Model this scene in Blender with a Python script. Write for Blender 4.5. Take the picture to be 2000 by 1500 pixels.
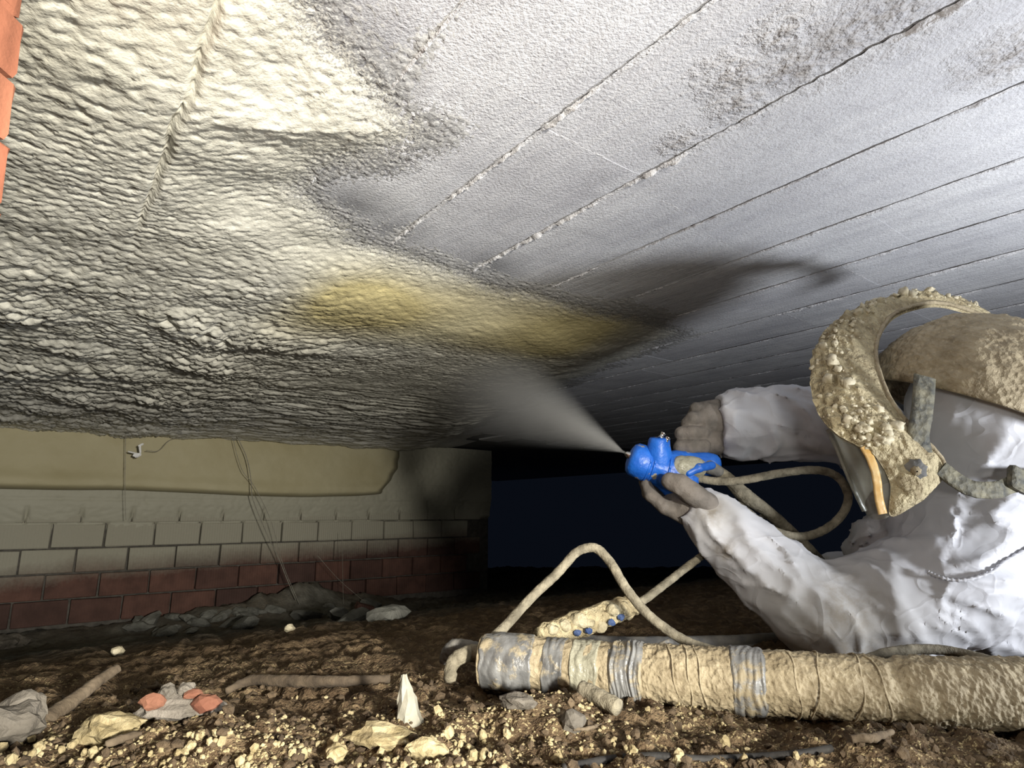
import bpy, math, random
import numpy as np
from mathutils import Vector, Matrix

# ------------------------------------------------------------------ camera, world, light, exposure
scene = bpy.context.scene
for o in list(bpy.data.objects): bpy.data.objects.remove(o, do_unlink=True)
COL = scene.collection
CAMZ = 0.22
PITCH = math.atan(250/1200)
cam_d = bpy.data.cameras.new('camera'); cam_d.sensor_width = 36; cam_d.lens = 36*1200/2000
cam_d.clip_start = 0.02
cam = bpy.data.objects.new('camera', cam_d); COL.objects.link(cam)
cam.location = (0, 0, CAMZ); cam.rotation_euler = (math.pi/2 + PITCH, 0, 0)
scene.camera = cam
wd = bpy.data.worlds.new('world'); scene.world = wd; wd.use_nodes = True
wd.node_tree.nodes['Background'].inputs[0].default_value = (0.0026, 0.0036, 0.0064, 1)
wd.node_tree.nodes['Background'].inputs[1].default_value = 1.0
def area_light(name, loc, target, power, size, color, spread=180):
    l = bpy.data.lights.new(name, 'AREA'); l.shape = 'DISK'; l.size = size; l.energy = power; l.color = color
    l.spread = math.radians(spread)
    o = bpy.data.objects.new(name, l); COL.objects.link(o); o.location = loc
    o.rotation_euler = (Vector(target)-Vector(loc)).to_track_quat('-Z', 'Y').to_euler()
    return o
# a floodlight standing on the ground to the right of the camera, and a weaker added fill behind the camera for the near foam
area_light('work_floodlight', (1.13, 0.33, 0.11), (0.45, 0.80, 0.85), 14, 0.14, (0.93, 0.96, 1.0))
area_light('foam_fill', (0.22, -0.25, 0.16), (-0.40, 1.0, 0.95), 4.2, 0.10, (1.0, 0.965, 0.88))
def spot_light(name, loc, target, power, size, angle, color):
    l = bpy.data.lights.new(name, 'SPOT'); l.energy = power; l.color = color; l.shadow_soft_size = size
    l.spot_size = math.radians(angle); l.spot_blend = 1.0
    o = bpy.data.objects.new(name, l); COL.objects.link(o); o.location = loc
    o.rotation_euler = (Vector(target)-Vector(loc)).to_track_quat('-Z', 'Y').to_euler()
spot_light('wall_fill', (0.66, -0.70, 0.31), (-2.0, 3.4, 0.34), 390, 0.06, 54, (1.0, 0.95, 0.84))  # added spot out of view, brightens the far wall and foam
vs = scene.view_settings
vs.view_transform = 'Standard'; vs.look = 'None'; vs.gamma = 1; vs.use_curve_mapping = False; vs.exposure = 0.0

# ------------------------------------------------------------------ geometry of the place
C_, S_ = math.cos(PITCH), math.sin(PITCH)
CEIL = 0.5 + CAMZ
U = np.array([-940., 1226., 0]); U /= np.linalg.norm(U)          # across the boards, towards the brick wall
W = np.array([U[1], -U[0], 0])                                    # along the brick wall
WALLU = 4.18
def ray(x, y):
    return np.array([x-1000., 1200*C_-(750-y)*S_, 1200*S_+(750-y)*C_])
def P(x, y, Y):
    d = ray(x, y); d = d*(Y/d[1]); return np.array([d[0], d[1], d[2]+CAMZ])
def onz(x, y, z):
    d = ray(x, y); d = d*((z-CAMZ)/d[2]); return np.array([d[0], d[1], z])
def wu(w, u, z): return W*w + U*u + np.array([0, 0, z])
rng = np.random.default_rng(7)
random.seed(7)

# ------------------------------------------------------------------ noise
_perm = np.random.default_rng(3).permutation(512).astype(np.int32)
_perm = np.concatenate([_perm, _perm, _perm])
_g3 = np.random.default_rng(4).normal(size=(512, 3)).astype(np.float32)
_g3 /= np.linalg.norm(_g3, axis=1)[:, None]
_r2 = np.random.default_rng(5).random((512, 3)).astype(np.float32)
def _h(i, j, k): return _perm[(_perm[(_perm[i & 511] + j) & 511] + k) & 511]
def perlin(x, y, z=0.0):
    x = np.asarray(x, np.float32); y = np.asarray(y, np.float32); z = np.broadcast_to(np.asarray(z, np.float32), x.shape)
    xi = np.floor(x); yi = np.floor(y); zi = np.floor(z)
    fx, fy, fz = x-xi, y-yi, z-zi
    i, j, k = xi.astype(np.int32), yi.astype(np.int32), zi.astype(np.int32)
    s = lambda t: t*t*t*(t*(t*6-15)+10)
    a, b, c = s(fx), s(fy), s(fz)
    def g(di, dj, dk):
        v = _g3[_h(i+di, j+dj, k+dk)]
        return v[..., 0]*(fx-di) + v[..., 1]*(fy-dj) + v[..., 2]*(fz-dk)
    l = lambda p, q, t: p + t*(q-p)
    return l(l(l(g(0,0,0), g(1,0,0), a), l(g(0,1,0), g(1,1,0), a), b),
             l(l(g(0,0,1), g(1,0,1), a), l(g(0,1,1), g(1,1,1), a), b), c)*1.5
def fbm(x, y, z=0.0, o=3, r=0.5):
    t = 0; a = 1; f = 1
    for n in range(o):
        t = t + a*perlin(np.asarray(x)*f+n*17.3, np.asarray(y)*f+n*5.1, np.asarray(z)*f+n*9.7); a *= r; f *= 2.03
    return t
def worley(x, y, seed=0):
    x = np.asarray(x, np.float32); y = np.asarray(y, np.float32)
    i = np.floor(x).astype(np.int32); j = np.floor(y).astype(np.int32)
    f1 = np.full(x.shape, 9., np.float32); f2 = f1.copy(); idv = np.zeros(x.shape, np.float32)
    for di in (-1, 0, 1):
        for dj in (-1, 0, 1):
            q = _r2[_h(i+di, j+dj, np.int32(seed))]
            d = (i+di+q[..., 0]-x)**2 + (j+dj+q[..., 1]-y)**2
            n = d < f1
            f2 = np.where(n, f1, np.minimum(f2, d)); idv = np.where(n, q[..., 2], idv); f1 = np.where(n, d, f1)
    return np.sqrt(f1), np.sqrt(f2), idv
def sstep(a, b, x):
    t = np.clip((np.asarray(x)-a)/(b-a), 0, 1); return t*t*(3-2*t)

# ------------------------------------------------------------------ object helpers
def link(name, me, mat=None, parent=None, label=None, cat=None, group=None, kind=None):
    o = bpy.data.objects.new(name, me); COL.objects.link(o)
    if mat is not None and len(me.materials) == 0: me.materials.append(mat)
    if parent is not None: o.parent = parent
    if label: o['label'] = label
    if cat: o['category'] = cat
    if group: o['group'] = group
    if kind: o['kind'] = kind
    return o
def mesh(name, V, F, smooth=True, cols=None):
    V = np.ascontiguousarray(V, np.float32); F = np.ascontiguousarray(F, np.int32)
    me = bpy.data.meshes.new(name); k = F.shape[1]
    me.vertices.add(len(V)); me.vertices.foreach_set('co', V.ravel())
    me.loops.add(F.size); me.loops.foreach_set('vertex_index', F.ravel())
    me.polygons.add(len(F)); me.polygons.foreach_set('loop_start', np.arange(len(F), dtype=np.int32)*k)
    me.polygons.foreach_set('use_smooth', np.full(len(F), smooth))
    me.update(calc_edges=True); me.validate()
    for nm, arr in (cols or {}).items():
        at = me.attributes.new(nm, 'FLOAT', 'POINT'); at.data.foreach_set('value', np.ascontiguousarray(arr, np.float32).ravel())
    return me
def grid_faces(n, m, wrap_m=False, flip=False):
    i = np.arange(n-1)[:, None]; j = np.arange(m if wrap_m else m-1)[None, :]
    j2 = (j+1) % m
    F = np.stack([i*m+j+0*i, i*m+j2, (i+1)*m+j2, (i+1)*m+j+0*i], -1).reshape(-1, 4)
    return F[:, ::-1] if flip else F
def thing(name, loc, label, cat, group=None):
    o = bpy.data.objects.new(name, None); COL.objects.link(o); o.location = loc
    o.empty_display_size = 0.05
    o['label'] = label; o['category'] = cat
    if group: o['group'] = group
    return o
def catmull(pts, n):
    p = np.asarray(pts, float); p = np.vstack([2*p[0]-p[1], p, 2*p[-1]-p[-2]])
    out = []; m = len(p)-3
    for s in np.linspace(0, m-1e-6, n):
        i = int(s); t = s-i; a, b, c, d = p[i:i+4]
        out.append(.5*((2*b)+(-a+c)*t+(2*a-5*b+4*c-d)*t*t+(-a+3*b-3*c+d)*t**3))
    return np.array(out)
def tube_vf(pts, rad, seg=12, disp=None, caps=True):
    """tube around pts (n,3), rad (n,), disp(s, ang, centre, dirs)->extra radius"""
    pts = np.asarray(pts, float); n = len(pts); rad = np.broadcast_to(np.asarray(rad, float), (n,))
    T = np.gradient(pts, axis=0); T /= np.linalg.norm(T, axis=1)[:, None]
    up = np.array([0, 0, 1.]) if abs(T[0][2]) < .9 else np.array([1., 0, 0])
    N = np.zeros((n, 3)); N[0] = np.cross(np.cross(T[0], up), T[0]); N[0] /= np.linalg.norm(N[0])
    for i in range(1, n):
        v = N[i-1] - T[i]*np.dot(N[i-1], T[i]); N[i] = v/np.linalg.norm(v)
    B = np.cross(T, N)
    a = np.linspace(0, 2*math.pi, seg, endpoint=False)
    D = N[:, None, :]*np.cos(a)[None, :, None] + B[:, None, :]*np.sin(a)[None, :, None]
    r = np.repeat(rad[:, None], seg, 1)
    if disp is not None:
        s = np.concatenate([[0], np.cumsum(np.linalg.norm(np.diff(pts, axis=0), axis=1))])
        r = r + disp(np.repeat(s[:, None], seg, 1), np.repeat(a[None, :], n, 0), pts[:, None, :]+D*rad[:, None, None])
    V = (pts[:, None, :] + D*r[..., None]).reshape(-1, 3)
    F = grid_faces(n, seg, True)
    if caps:
        c0 = len(V); V = np.vstack([V, pts[0]-T[0]*rad[0]*.25, pts[-1]+T[-1]*rad[-1]*.25])
        k = np.arange(seg); k2 = (k+1) % seg
        F = np.vstack([F, np.stack([k2, k, np.full(seg, c0), np.full(seg, c0)], 1), np.stack([(n-1)*seg+k, (n-1)*seg+k2, np.full(seg, c0+1), np.full(seg, c0+1)], 1)])
    return V, F
def quads_to_mesh(name, V, F, smooth=True, cols=None):
    """accepts quads where the last two indices may repeat (triangles)"""
    tri = F[:, 2] == F[:, 3]
    if not tri.any(): return mesh(name, V, F, smooth, cols)
    T = np.vstack([F[tri][:, :3], F[~tri][:, [0, 1, 2]], F[~tri][:, [0, 2, 3]]])
    return mesh(name, V, T, smooth, cols)
def tube(name, pts, rad, mat, parent=None, seg=10, disp=None, n=None, **kw):
    if n: 
        r = rad if np.isscalar(rad) else np.interp(np.linspace(0, 1, n), np.linspace(0, 1, len(rad)), rad)
        pts = catmull(pts, n); rad = r
    V, F = tube_vf(pts, rad, seg, disp)
    return link(name, quads_to_mesh(name, V, F), mat, parent, **kw)
def surface_nets(f, lo, hi, h):
    lo = np.array(lo, float); hi = np.array(hi, float); n = np.ceil((hi-lo)/h).astype(int)+1
    ax = [(lo[i]+np.arange(n[i])*h).astype(np.float32) for i in range(3)]
    d = f(ax[0][:, None, None], ax[1][None, :, None], ax[2][None, None, :]).astype(np.float32)
    s = d < 0
    cx = np.zeros(n-1, np.int8)
    for a in (0, 1):
        for b in (0, 1):
            for c in (0, 1): cx += s[a:n[0]-1+a, b:n[1]-1+b, c:n[2]-1+c]
    ids = np.argwhere((cx > 0) & (cx < 8)); idx = -np.ones(n-1, np.int32); idx[tuple(ids.T)] = np.arange(len(ids))
    acc = np.zeros((len(ids), 3)); cnt = np.zeros(len(ids))
    cor = [(a, b, c) for a in (0, 1) for b in (0, 1) for c in (0, 1)]
    val = {c: d[ids[:, 0]+c[0], ids[:, 1]+c[1], ids[:, 2]+c[2]] for c in cor}
    for a in cor:
        for k in range(3):
            if a[k]: continue
            b = list(a); b[k] = 1; b = tuple(b); va, vb = val[a], val[b]; m = (va < 0) != (vb < 0)
            t = np.where(m, va/np.where(m, va-vb, 1), 0)
            p = np.repeat(np.array(a, float)[None], len(ids), 0); p[:, k] = t
            acc[m] += p[m]; cnt[m] += 1
    V = lo + (ids + acc/cnt[:, None])*h
    Fs = []
    for k in range(3):
        k1, k2 = (k+1) % 3, (k+2) % 3
        sl0 = [slice(None)]*3; sl1 = [slice(None)]*3; sl0[k] = slice(0, n[k]-1); sl1[k] = slice(1, n[k])
        e = s[tuple(sl0)] != s[tuple(sl1)]
        ee = np.argwhere(e); ee = ee[(ee[:, k1] > 0) & (ee[:, k2] > 0) & (ee[:, k1] < n[k1]-1) & (ee[:, k2] < n[k2]-1)]
        inside = s[tuple(ee.T)]
        def off(o1, o2):
            q = ee.copy(); q[:, k1] -= o1; q[:, k2] -= o2; return idx[tuple(q.T)]
        q = np.stack([off(1, 1), off(0, 1), off(0, 0), off(1, 0)], 1)
        q[~inside] = q[~inside][:, ::-1]; Fs.append(q)
    F = np.vstack(Fs); F = F[(F >= 0).all(1)]
    return V, F
def cone_sdf(x, y, z, a, b, ra, rb):
    ba = b-a; L = float(ba@ba)
    t = np.clip(((x-a[0])*ba[0]+(y-a[1])*ba[1]+(z-a[2])*ba[2])/L, 0, 1)
    dx, dy, dz = x-a[0]-t*ba[0], y-a[1]-t*ba[1], z-a[2]-t*ba[2]
    return np.sqrt(dx*dx+dy*dy+dz*dz) - (ra+(rb-ra)*t)
def smin(a, b, k):
    h = np.clip(.5+.5*(b-a)/k, 0, 1); return b+(a-b)*h-k*h*(1-h)
def sdf_mesh(name, prims, k, h, noise=None, pad=.03, extra=None):
    """prims: chains of (points, radii)"""
    allp = np.array([q for ch in prims for q in ch[0]]); mr = max(max(ch[1]) for ch in prims)+pad
    def f(x, y, z):
        x, y, z = np.broadcast_arrays(x, y, z); d = None
        for pts, rr in prims:
            for i in range(len(pts)-1):
                c = cone_sdf(x, y, z, np.asarray(pts[i]), np.asarray(pts[i+1]), rr[i], rr[i+1])
                d = c if d is None else smin(d, c, k)
        if extra is not None: d = extra(d, x, y, z)
        if noise is not None:
            m = np.abs(d) < .03; d = d.copy(); d[m] += noise(x[m], y[m], z[m])
        return d
    V, F = surface_nets(f, allp.min(0)-mr, allp.max(0)+mr, h)
    return V, F
def ico(sub=1):
    import bmesh
    bm = bmesh.new(); bmesh.ops.create_icosphere(bm, subdivisions=sub, radius=1)
    V = np.array([v.co[:] for v in bm.verts]); F = np.array([[v.index for v in f.verts] for f in bm.faces]); bm.free()
    return V, F
ICO1, ICO2, ICO3 = ico(1), ico(2), ico(3)
def rock_mesh(name, seed, sub=2, amp=.35, freq=1.3, scale=(1, 1, 1), smooth=False):
    V, F = {1: ICO1, 2: ICO2, 3: ICO3}[sub]
    q = V*freq+seed*3.7
    d = 1+amp*fbm(q[:, 0], q[:, 1], q[:, 2], 3)
    return mesh(name, V*d[:, None]*np.array(scale), F, smooth)

# ------------------------------------------------------------------ materials
class NT:
    def __init__(s, name):
        s.m = bpy.data.materials.new(name); s.m.use_nodes = True; s.t = s.m.node_tree
        s.b = s.t.nodes['Principled BSDF']; s.out = s.t.nodes['Material Output']
        s.geo = s.n('ShaderNodeNewGeometry'); s.pos = s.geo.outputs['Position']
    def n(s, k, **kw):
        x = s.t.nodes.new(k)
        for a, v in kw.items(): setattr(x, a, v)
        return x
    def l(s, a, b): s.t.links.new(a, b)
    def setv(s, sock, v):
        if hasattr(v, 'is_output'): s.l(v, sock)
        else: sock.default_value = v
    def noise(s, scale, detail=4, rough=.55, vec=None, dist=0):
        x = s.n('ShaderNodeTexNoise'); x.inputs['Scale'].default_value = scale; x.inputs['Detail'].default_value = detail
        x.inputs['Roughness'].default_value = rough; x.inputs['Distortion'].default_value = dist
        s.l(vec or s.pos, x.inputs['Vector']); return x.outputs['Fac']
    def vor(s, scale, vec=None, feat='F1', rnd=1):
        x = s.n('ShaderNodeTexVoronoi', feature=feat); x.inputs['Scale'].default_value = scale; x.inputs['Randomness'].default_value = rnd
        s.l(vec or s.pos, x.inputs['Vector']); return x.outputs['Distance']
    def ramp(s, fac, stops):
        x = s.n('ShaderNodeValToRGB'); e = x.color_ramp.elements
        while len(e) < len(stops): e.new(.5)
        for i, (p, c) in enumerate(stops):
            e[i].position = p; e[i].color = (c, c, c, 1) if np.isscalar(c) else (*c, 1)
        s.l(fac, x.inputs[0]); return x.outputs[0]
    def mix(s, fac, a, b, mode='MIX'):
        x = s.n('ShaderNodeMix', data_type='RGBA', blend_type=mode)
        s.setv(x.inputs[0], fac)
        for sk, v in ((x.inputs[6], a), (x.inputs[7], b)):
            if hasattr(v, 'is_output'): s.l(v, sk)
            else: sk.default_value = (*v, 1)
        return x.outputs[2]
    def math(s, op, a, b=0.0, c=None, clamp=False):
        x = s.n('ShaderNodeMath', operation=op, use_clamp=clamp); s.setv(x.inputs[0], a); s.setv(x.inputs[1], b)
        if c is not None: s.setv(x.inputs[2], c)
        return x.outputs[0]
    def attr(s, nm):
        x = s.n('ShaderNodeAttribute'); x.attribute_name = nm; return x.outputs['Fac']
    def along(s, rotz, scale):
        return s.mapping(0, scale, s.mapping(rotz))
    def mapping(s, rotz=0, scale=(1, 1, 1), vec=None):
        x = s.n('ShaderNodeMapping'); x.inputs['Rotation'].default_value = (0, 0, rotz); x.inputs['Scale'].default_value = scale
        s.l(vec or s.pos, x.inputs[0]); return x.outputs[0]
    def dist(s, p):
        x = s.n('ShaderNodeVectorMath', operation='DISTANCE'); s.l(s.pos, x.inputs[0]); x.inputs[1].default_value = tuple(p); return x.outputs['Value']
    def bump(s, h, strength=.5, dist=.01, prev=None):
        x = s.n('ShaderNodeBump'); x.inputs['Strength'].default_value = strength; x.inputs['Distance'].default_value = dist
        s.l(h, x.inputs['Height'])
        if prev: s.l(prev, x.inputs['Normal'])
        return x.outputs[0]
    def done(s, col, rough=.8, normal=None, spec=.3, metal=0.0):
        s.setv(s.b.inputs['Base Color'], (*col, 1) if isinstance(col, tuple) else col)
        s.setv(s.b.inputs['Roughness'], rough); s.b.inputs['Specular IOR Level'].default_value = spec
        s.b.inputs['Metallic'].default_value = metal
        if normal: s.l(normal, s.b.inputs['Normal'])
        return s.m
ANG = math.atan2(W[1], W[0])
def mat_foam():
    t = NT('spray_foam')
    n = t.noise(7, 4); y = t.attr('fresh'); d = t.attr('dust')
    c = t.mix(t.ramp(n, [(.3, 0), (.75, 1)]), (.58, .565, .49), (.70, .685, .61))
    c = t.mix(y, c, (.56, .485, .255))
    c = t.mix(t.math('MULTIPLY', d, .85), c, (.46, .465, .49))
    sp = t.ramp(t.math('ADD', t.noise(330, 2, .6), t.math('MULTIPLY', d, .16)), [(.54, 0), (.62, 1)])
    c = t.mix(t.math('MULTIPLY', t.math('MULTIPLY', t.attr('edge'), sp), .75), c, (.20, .20, .215))
    b = t.bump(t.noise(160, 3), .3, .004); b = t.bump(t.noise(60, 3), .4, .006, b)
    return t.done(c, .48, b, .4)
def mat_foam_band():
    t = NT('smooth_foam')
    c = t.mix(t.ramp(t.noise(3, 4), [(.3, 0), (.7, 1)]), (.40, .355, .215), (.46, .42, .275))
    c = t.mix(t.attr('dust'), c, (.37, .37, .32))
    b = t.bump(t.noise(45, 4), .25, .006)
    return t.done(c, .6, b, .3)
def mat_concrete():
    t = NT('board_marked_concrete')
    v = t.mapping(-ANG, (1, 1, 1)); vs_ = t.along(-math.atan2(U[1], U[0]), (.35, 2.2, 1))
    n1 = t.noise(3.2, 4, .6); n2 = t.noise(9, 4, .65, vs_); n3 = t.noise(60, 4, .7)
    c = t.mix(t.ramp(n1, [(.32, 0), (.68, 1)]), (.47, .475, .51), (.64, .65, .685))
    c = t.mix(t.ramp(n2, [(.35, 0), (.7, .75)]), c, (.74, .75, .77))
    c = t.mix(t.ramp(n3, [(.50, 0), (.72, .45)]), c, (.38, .38, .41))
    oi = t.n('ShaderNodeObjectInfo').outputs['Random']
    c = t.mix(t.math('MULTIPLY', oi, .35), c, (.36, .36, .40))
    # brown crumbly patches along one joint and beside the wet edge of the foam
    br = None
    for (px, py, r) in ((1330, 280, .04), (1450, 205, .05), (1560, 135, .06), (1660, 75, .075), (1760, 25, .085), (1440, 150, .06), (1540, 70, .05), (1985, 105, .07), (845, 250, .06), (780, 300, .05)):
        m = t.ramp(t.math('DIVIDE', t.math('ADD', t.dist(onz(px, py, CEIL)), t.math('MULTIPLY', t.math('SUBTRACT', n3, .5), .06)), r), [(.05, 1), (1, 0)])
        br = m if br is None else t.math('MAXIMUM', br, m)
    spk = t.ramp(n3, [(.40, 1), (.62, .15)])
    c = t.mix(t.math('MULTIPLY', t.math('MULTIPLY', br, spk), .65), c, (.25, .22, .19))
    # dark damp overspray smudges at the foam edge
    dk = None
    for (px, py, r) in ((690, 400, .11), (760, 450, .10), (660, 75, .10), (740, 150, .07), (960, 520, .10)):
        m = t.ramp(t.math('DIVIDE', t.dist(onz(px, py, CEIL)), r), [(.1, 1), (1, 0)])
        dk = m if dk is None else t.math('MAXIMUM', dk, m)
    c = t.mix(t.math('MULTIPLY', dk, .7), c, (.13, .13, .14))
    b = t.bump(t.noise(200, 2, .7), .5, .003); b = t.bump(t.noise(28, 3, .65, vs_), .35, .008, b)
    b = t.bump(t.math('MULTIPLY', br, t.noise(90, 2)), .55, .014, b)
    return t.done(c, .85, b, .25)
def mat_brick(name, overspray=True, c1=(.085, .050, .043), c2=(.155, .080, .062)):
    t = NT(name)
    oi = t.n('ShaderNodeObjectInfo').outputs['Random']
    c = t.mix(oi, c1, c2)
    c = t.mix(t.ramp(t.noise(12, 5), [(.35, .55), (.65, 0)]), c, tuple(.6*k for k in c1))
    rib = t.n('ShaderNodeTexWave'); rib.inputs['Scale'].default_value = 22; rib.inputs['Distortion'].default_value = 1.2
    t.l(t.mapping(-ANG), rib.inputs['Vector'])
    b = t.bump(rib.outputs['Fac'], .35, .004); b = t.bump(t.noise(120, 4), .4, .003, b)
    if overspray:
        sx = t.n('ShaderNodeSeparateXYZ'); t.l(t.pos, sx.inputs[0])
        along = t.n('ShaderNodeVectorMath', operation='DOT_PRODUCT'); t.l(t.pos, along.inputs[0]); along.inputs[1].default_value = tuple(W)
        h = t.math('ADD', sx.outputs[2], t.math('MULTIPLY', t.math('SUBTRACT', t.noise(2.4, 3), .5), .14))
        h = t.math('ADD', h, t.math('MULTIPLY', along.outputs['Value'], -.055))
        h = t.math('ADD', h, t.math('MULTIPLY', t.math('SUBTRACT', t.noise(60, 3), .5), .05))
        f = t.ramp(t.math('ADD', h, .20), [(.02, 0), (.16, 1)])
        c = t.mix(f, c, (.36, .345, .28))
    return t.done(c, .85, b, .2)
def mat_simple(name, c1, c2, scale=20, rough=.8, bump=.4, bscale=80, bd=.004, spec=.3, metal=0., lo=.35, hi=.65):
    t = NT(name)
    c = t.mix(t.ramp(t.noise(scale, 5, .6), [(lo, 0), (hi, 1)]), c1, c2)
    b = t.bump(t.noise(bscale, 4, .6), bump, bd) if bump else None
    return t.done(c, rough, b, spec, metal)
def mat_soil():
    t = NT('dusty_soil')
    c = t.mix(t.ramp(t.noise(9, 6, .65), [(.3, 0), (.7, 1)]), (.048, .031, .018), (.105, .072, .042))
    c = t.mix(t.ramp(t.noise(46, 5, .7), [(.48, 0), (.70, .9)]), c, (.20, .145, .085))
    f = t.attr('flecks')
    c = t.mix(t.math('MULTIPLY', f, t.ramp(t.noise(240, 3, .6), [(.56, 0), (.64, .8)])), c, (.44, .36, .20))
    c = t.mix(t.math('MULTIPLY', t.attr('dust'), .85), c, t.mix(t.ramp(t.noise(20, 5), [(.35, 0), (.7, 1)]), (.14, .138, .12), (.28, .275, .24)))
    b = t.bump(t.noise(240, 2, .7), .7, .003); b = t.bump(t.noise(85, 3, .7), .8, .008, b)
    return t.done(c, .95, b, .15)
def mat_coverall():
    t = NT('white_coverall_fabric')
    c = t.mix(t.ramp(t.noise(14, 5), [(.35, 0), (.7, 1)]), (.48, .485, .515), (.53, .535, .57))
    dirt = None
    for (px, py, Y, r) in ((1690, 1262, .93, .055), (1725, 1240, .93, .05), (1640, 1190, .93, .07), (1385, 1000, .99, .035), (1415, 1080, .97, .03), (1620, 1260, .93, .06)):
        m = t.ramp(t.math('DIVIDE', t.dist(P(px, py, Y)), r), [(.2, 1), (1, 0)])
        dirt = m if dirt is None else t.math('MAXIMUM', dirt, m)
    gr = None  # grey shade of elbow and sleeve, with dirt, mixed into the cloth colour
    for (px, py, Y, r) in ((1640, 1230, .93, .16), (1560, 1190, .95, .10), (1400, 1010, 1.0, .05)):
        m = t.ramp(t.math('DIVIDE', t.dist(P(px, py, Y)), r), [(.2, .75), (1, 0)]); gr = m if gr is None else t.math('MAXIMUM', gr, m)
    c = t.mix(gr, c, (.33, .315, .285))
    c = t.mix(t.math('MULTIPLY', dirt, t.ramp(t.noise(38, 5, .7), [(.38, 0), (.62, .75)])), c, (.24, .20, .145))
    wv = t.n('ShaderNodeVectorMath', operation='ADD'); nz = t.n('ShaderNodeTexNoise'); nz.inputs['Scale'].default_value = 9
    sc = t.n('ShaderNodeVectorMath', operation='SCALE'); sc.inputs['Scale'].default_value = .09; t.l(t.pos, nz.inputs['Vector']); t.l(nz.outputs['Color'], sc.inputs[0])
    t.l(t.pos, wv.inputs[0]); t.l(sc.outputs[0], wv.inputs[1]); wp = wv.outputs[0]
    cr = None
    for sc_ in (5.5, 13):
        k = t.ramp(t.math('ABSOLUTE', t.math('SUBTRACT', t.noise(sc_, 2, .45, wp), .5)), [(.0, 1), (.035, .25), (.12, 0)])
        cr = k if cr is None else t.math('ADD', cr, t.math('MULTIPLY', k, .5))
    b = t.bump(cr, .20, .009)
    return t.done(c, .52, b, .22)
def mat_crust(name, c1, c2, scale=45, big=.012):
    t = NT(name)
    v = t.vor(130); n = t.noise(scale, 5, .65)
    c = t.mix(t.ramp(n, [(.32, 0), (.66, 1)]), c1, c2)
    c = t.mix(t.ramp(v, [(.0, .45), (.35, 0)]), c, tuple(min(1, k*1.35) for k in c2))
    b = t.bump(v, .55, .004); b = t.bump(t.noise(75, 4, .65), .8, big, b)
    return t.done(c, .7, b, .35)
M = {}
M['foam'] = mat_foam(); M['band'] = mat_foam_band(); M['concrete'] = mat_concrete()
M['brick'] = mat_brick('red_brick_with_overspray')
M['pillar_brick'] = mat_brick('orange_brick', False, (.27, .095, .055), (.34, .145, .085))
M['mortar'] = mat_simple('dark_mortar', (.075, .07, .062), (.13, .12, .105), 30, .95)
M['slab'] = mat_simple('slab_core', (.10, .10, .11), (.16, .16, .17), 20, .95)
M['ridge'] = mat_simple('pale_cement_fin', (.50, .50, .52), (.72, .72, .74), 60, .9, .8, 200, .004)
M['soil'] = mat_soil()
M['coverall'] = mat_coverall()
M['glove'] = mat_simple('grey_work_glove', (.10, .09, .08), (.175, .155, .138), 30, .85, .5, 160, .003)
M['crust'] = mat_crust('foam_crust_tan', (.20, .155, .085), (.50, .43, .27))
M['crust_smooth'] = mat_crust('foam_dusted_shell', (.19, .15, .09), (.37, .31, .205), 30, .004)
M['crust_pale'] = mat_crust('pale_crust', (.26, .22, .14), (.46, .41, .28), 40, .005)
M['crumb'] = mat_simple('pale_foam_crumb', (.22, .175, .09), (.40, .335, .20), 60, .75, .6, 150, .004)
M['white_crumb'] = mat_simple('white_foam_lump', (.42, .37, .25), (.60, .54, .40), 60, .6, .4, 120, .004)
M['rubber'] = mat_simple('dusty_rubber', (.10, .10, .10), (.20, .19, .17), 40, .75, .4, 120)
M['tan_rubber'] = mat_simple('foam_dusted_rubber', (.12, .105, .075), (.27, .24, .175), 55, .8, .7, 130, .005)
def mat_dirty(name, c1, c2, dirt, lo, hi, scale, rough, seed=0):
    t = NT(name)
    c = t.mix(t.ramp(t.noise(30, 3), [(.35, 0), (.65, 1)]), c1, c2); d = t.ramp(t.noise(scale, 4, .65), [(lo, 0), (hi, 1)])
    c = t.mix(d, c, dirt)
    b = t.bump(t.noise(70, 3), .4, .005); b = t.bump(d, .3, .002, b)
    return t.done(c, t.math('ADD', rough, t.math('MULTIPLY', d, .4)), b, .5)
M['tape'] = mat_dirty('silver_tape', (.075, .075, .075), (.20, .20, .195), (.27, .225, .145), .50, .62, 38, .36)
M['blue'] = mat_dirty('blue_tape', (.008, .085, .42), (.015, .13, .56), (.24, .22, .17), .62, .66, 34, .42)
M['dull_blue'] = mat_simple('dusty_blue_tape', (.02, .045, .13), (.06, .09, .18), 60, .7)
M['wrap'] = mat_simple('clear_tape_wrap', (.20, .19, .14), (.36, .35, .27), 40, .4, .5, 70, .008, .5)
M['steel'] = mat_simple('bright_steel', (.5, .5, .5), (.7, .7, .7), 30, .25, .1, 100, .002, .5, 1.)
M['stone'] = mat_simple('grey_stone', (.075, .066, .054), (.16, .143, .12), 20, .9, .7, 70, .006)
M['wood'] = mat_simple('weathered_stick', (.075, .056, .037), (.145, .112, .076), 45, .9, .6, 120)
M['root'] = mat_simple('dark_root', (.045, .034, .024), (.10, .075, .05), 45, .95, .6, 120)
M['web'] = mat_simple('dusty_cobweb', (.20, .19, .16), (.34, .32, .27), 60, .9, 0)
M['skin'] = mat_simple('skin', (.42, .25, .18), (.50, .31, .23), 12, .55, .2, 100)
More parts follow.
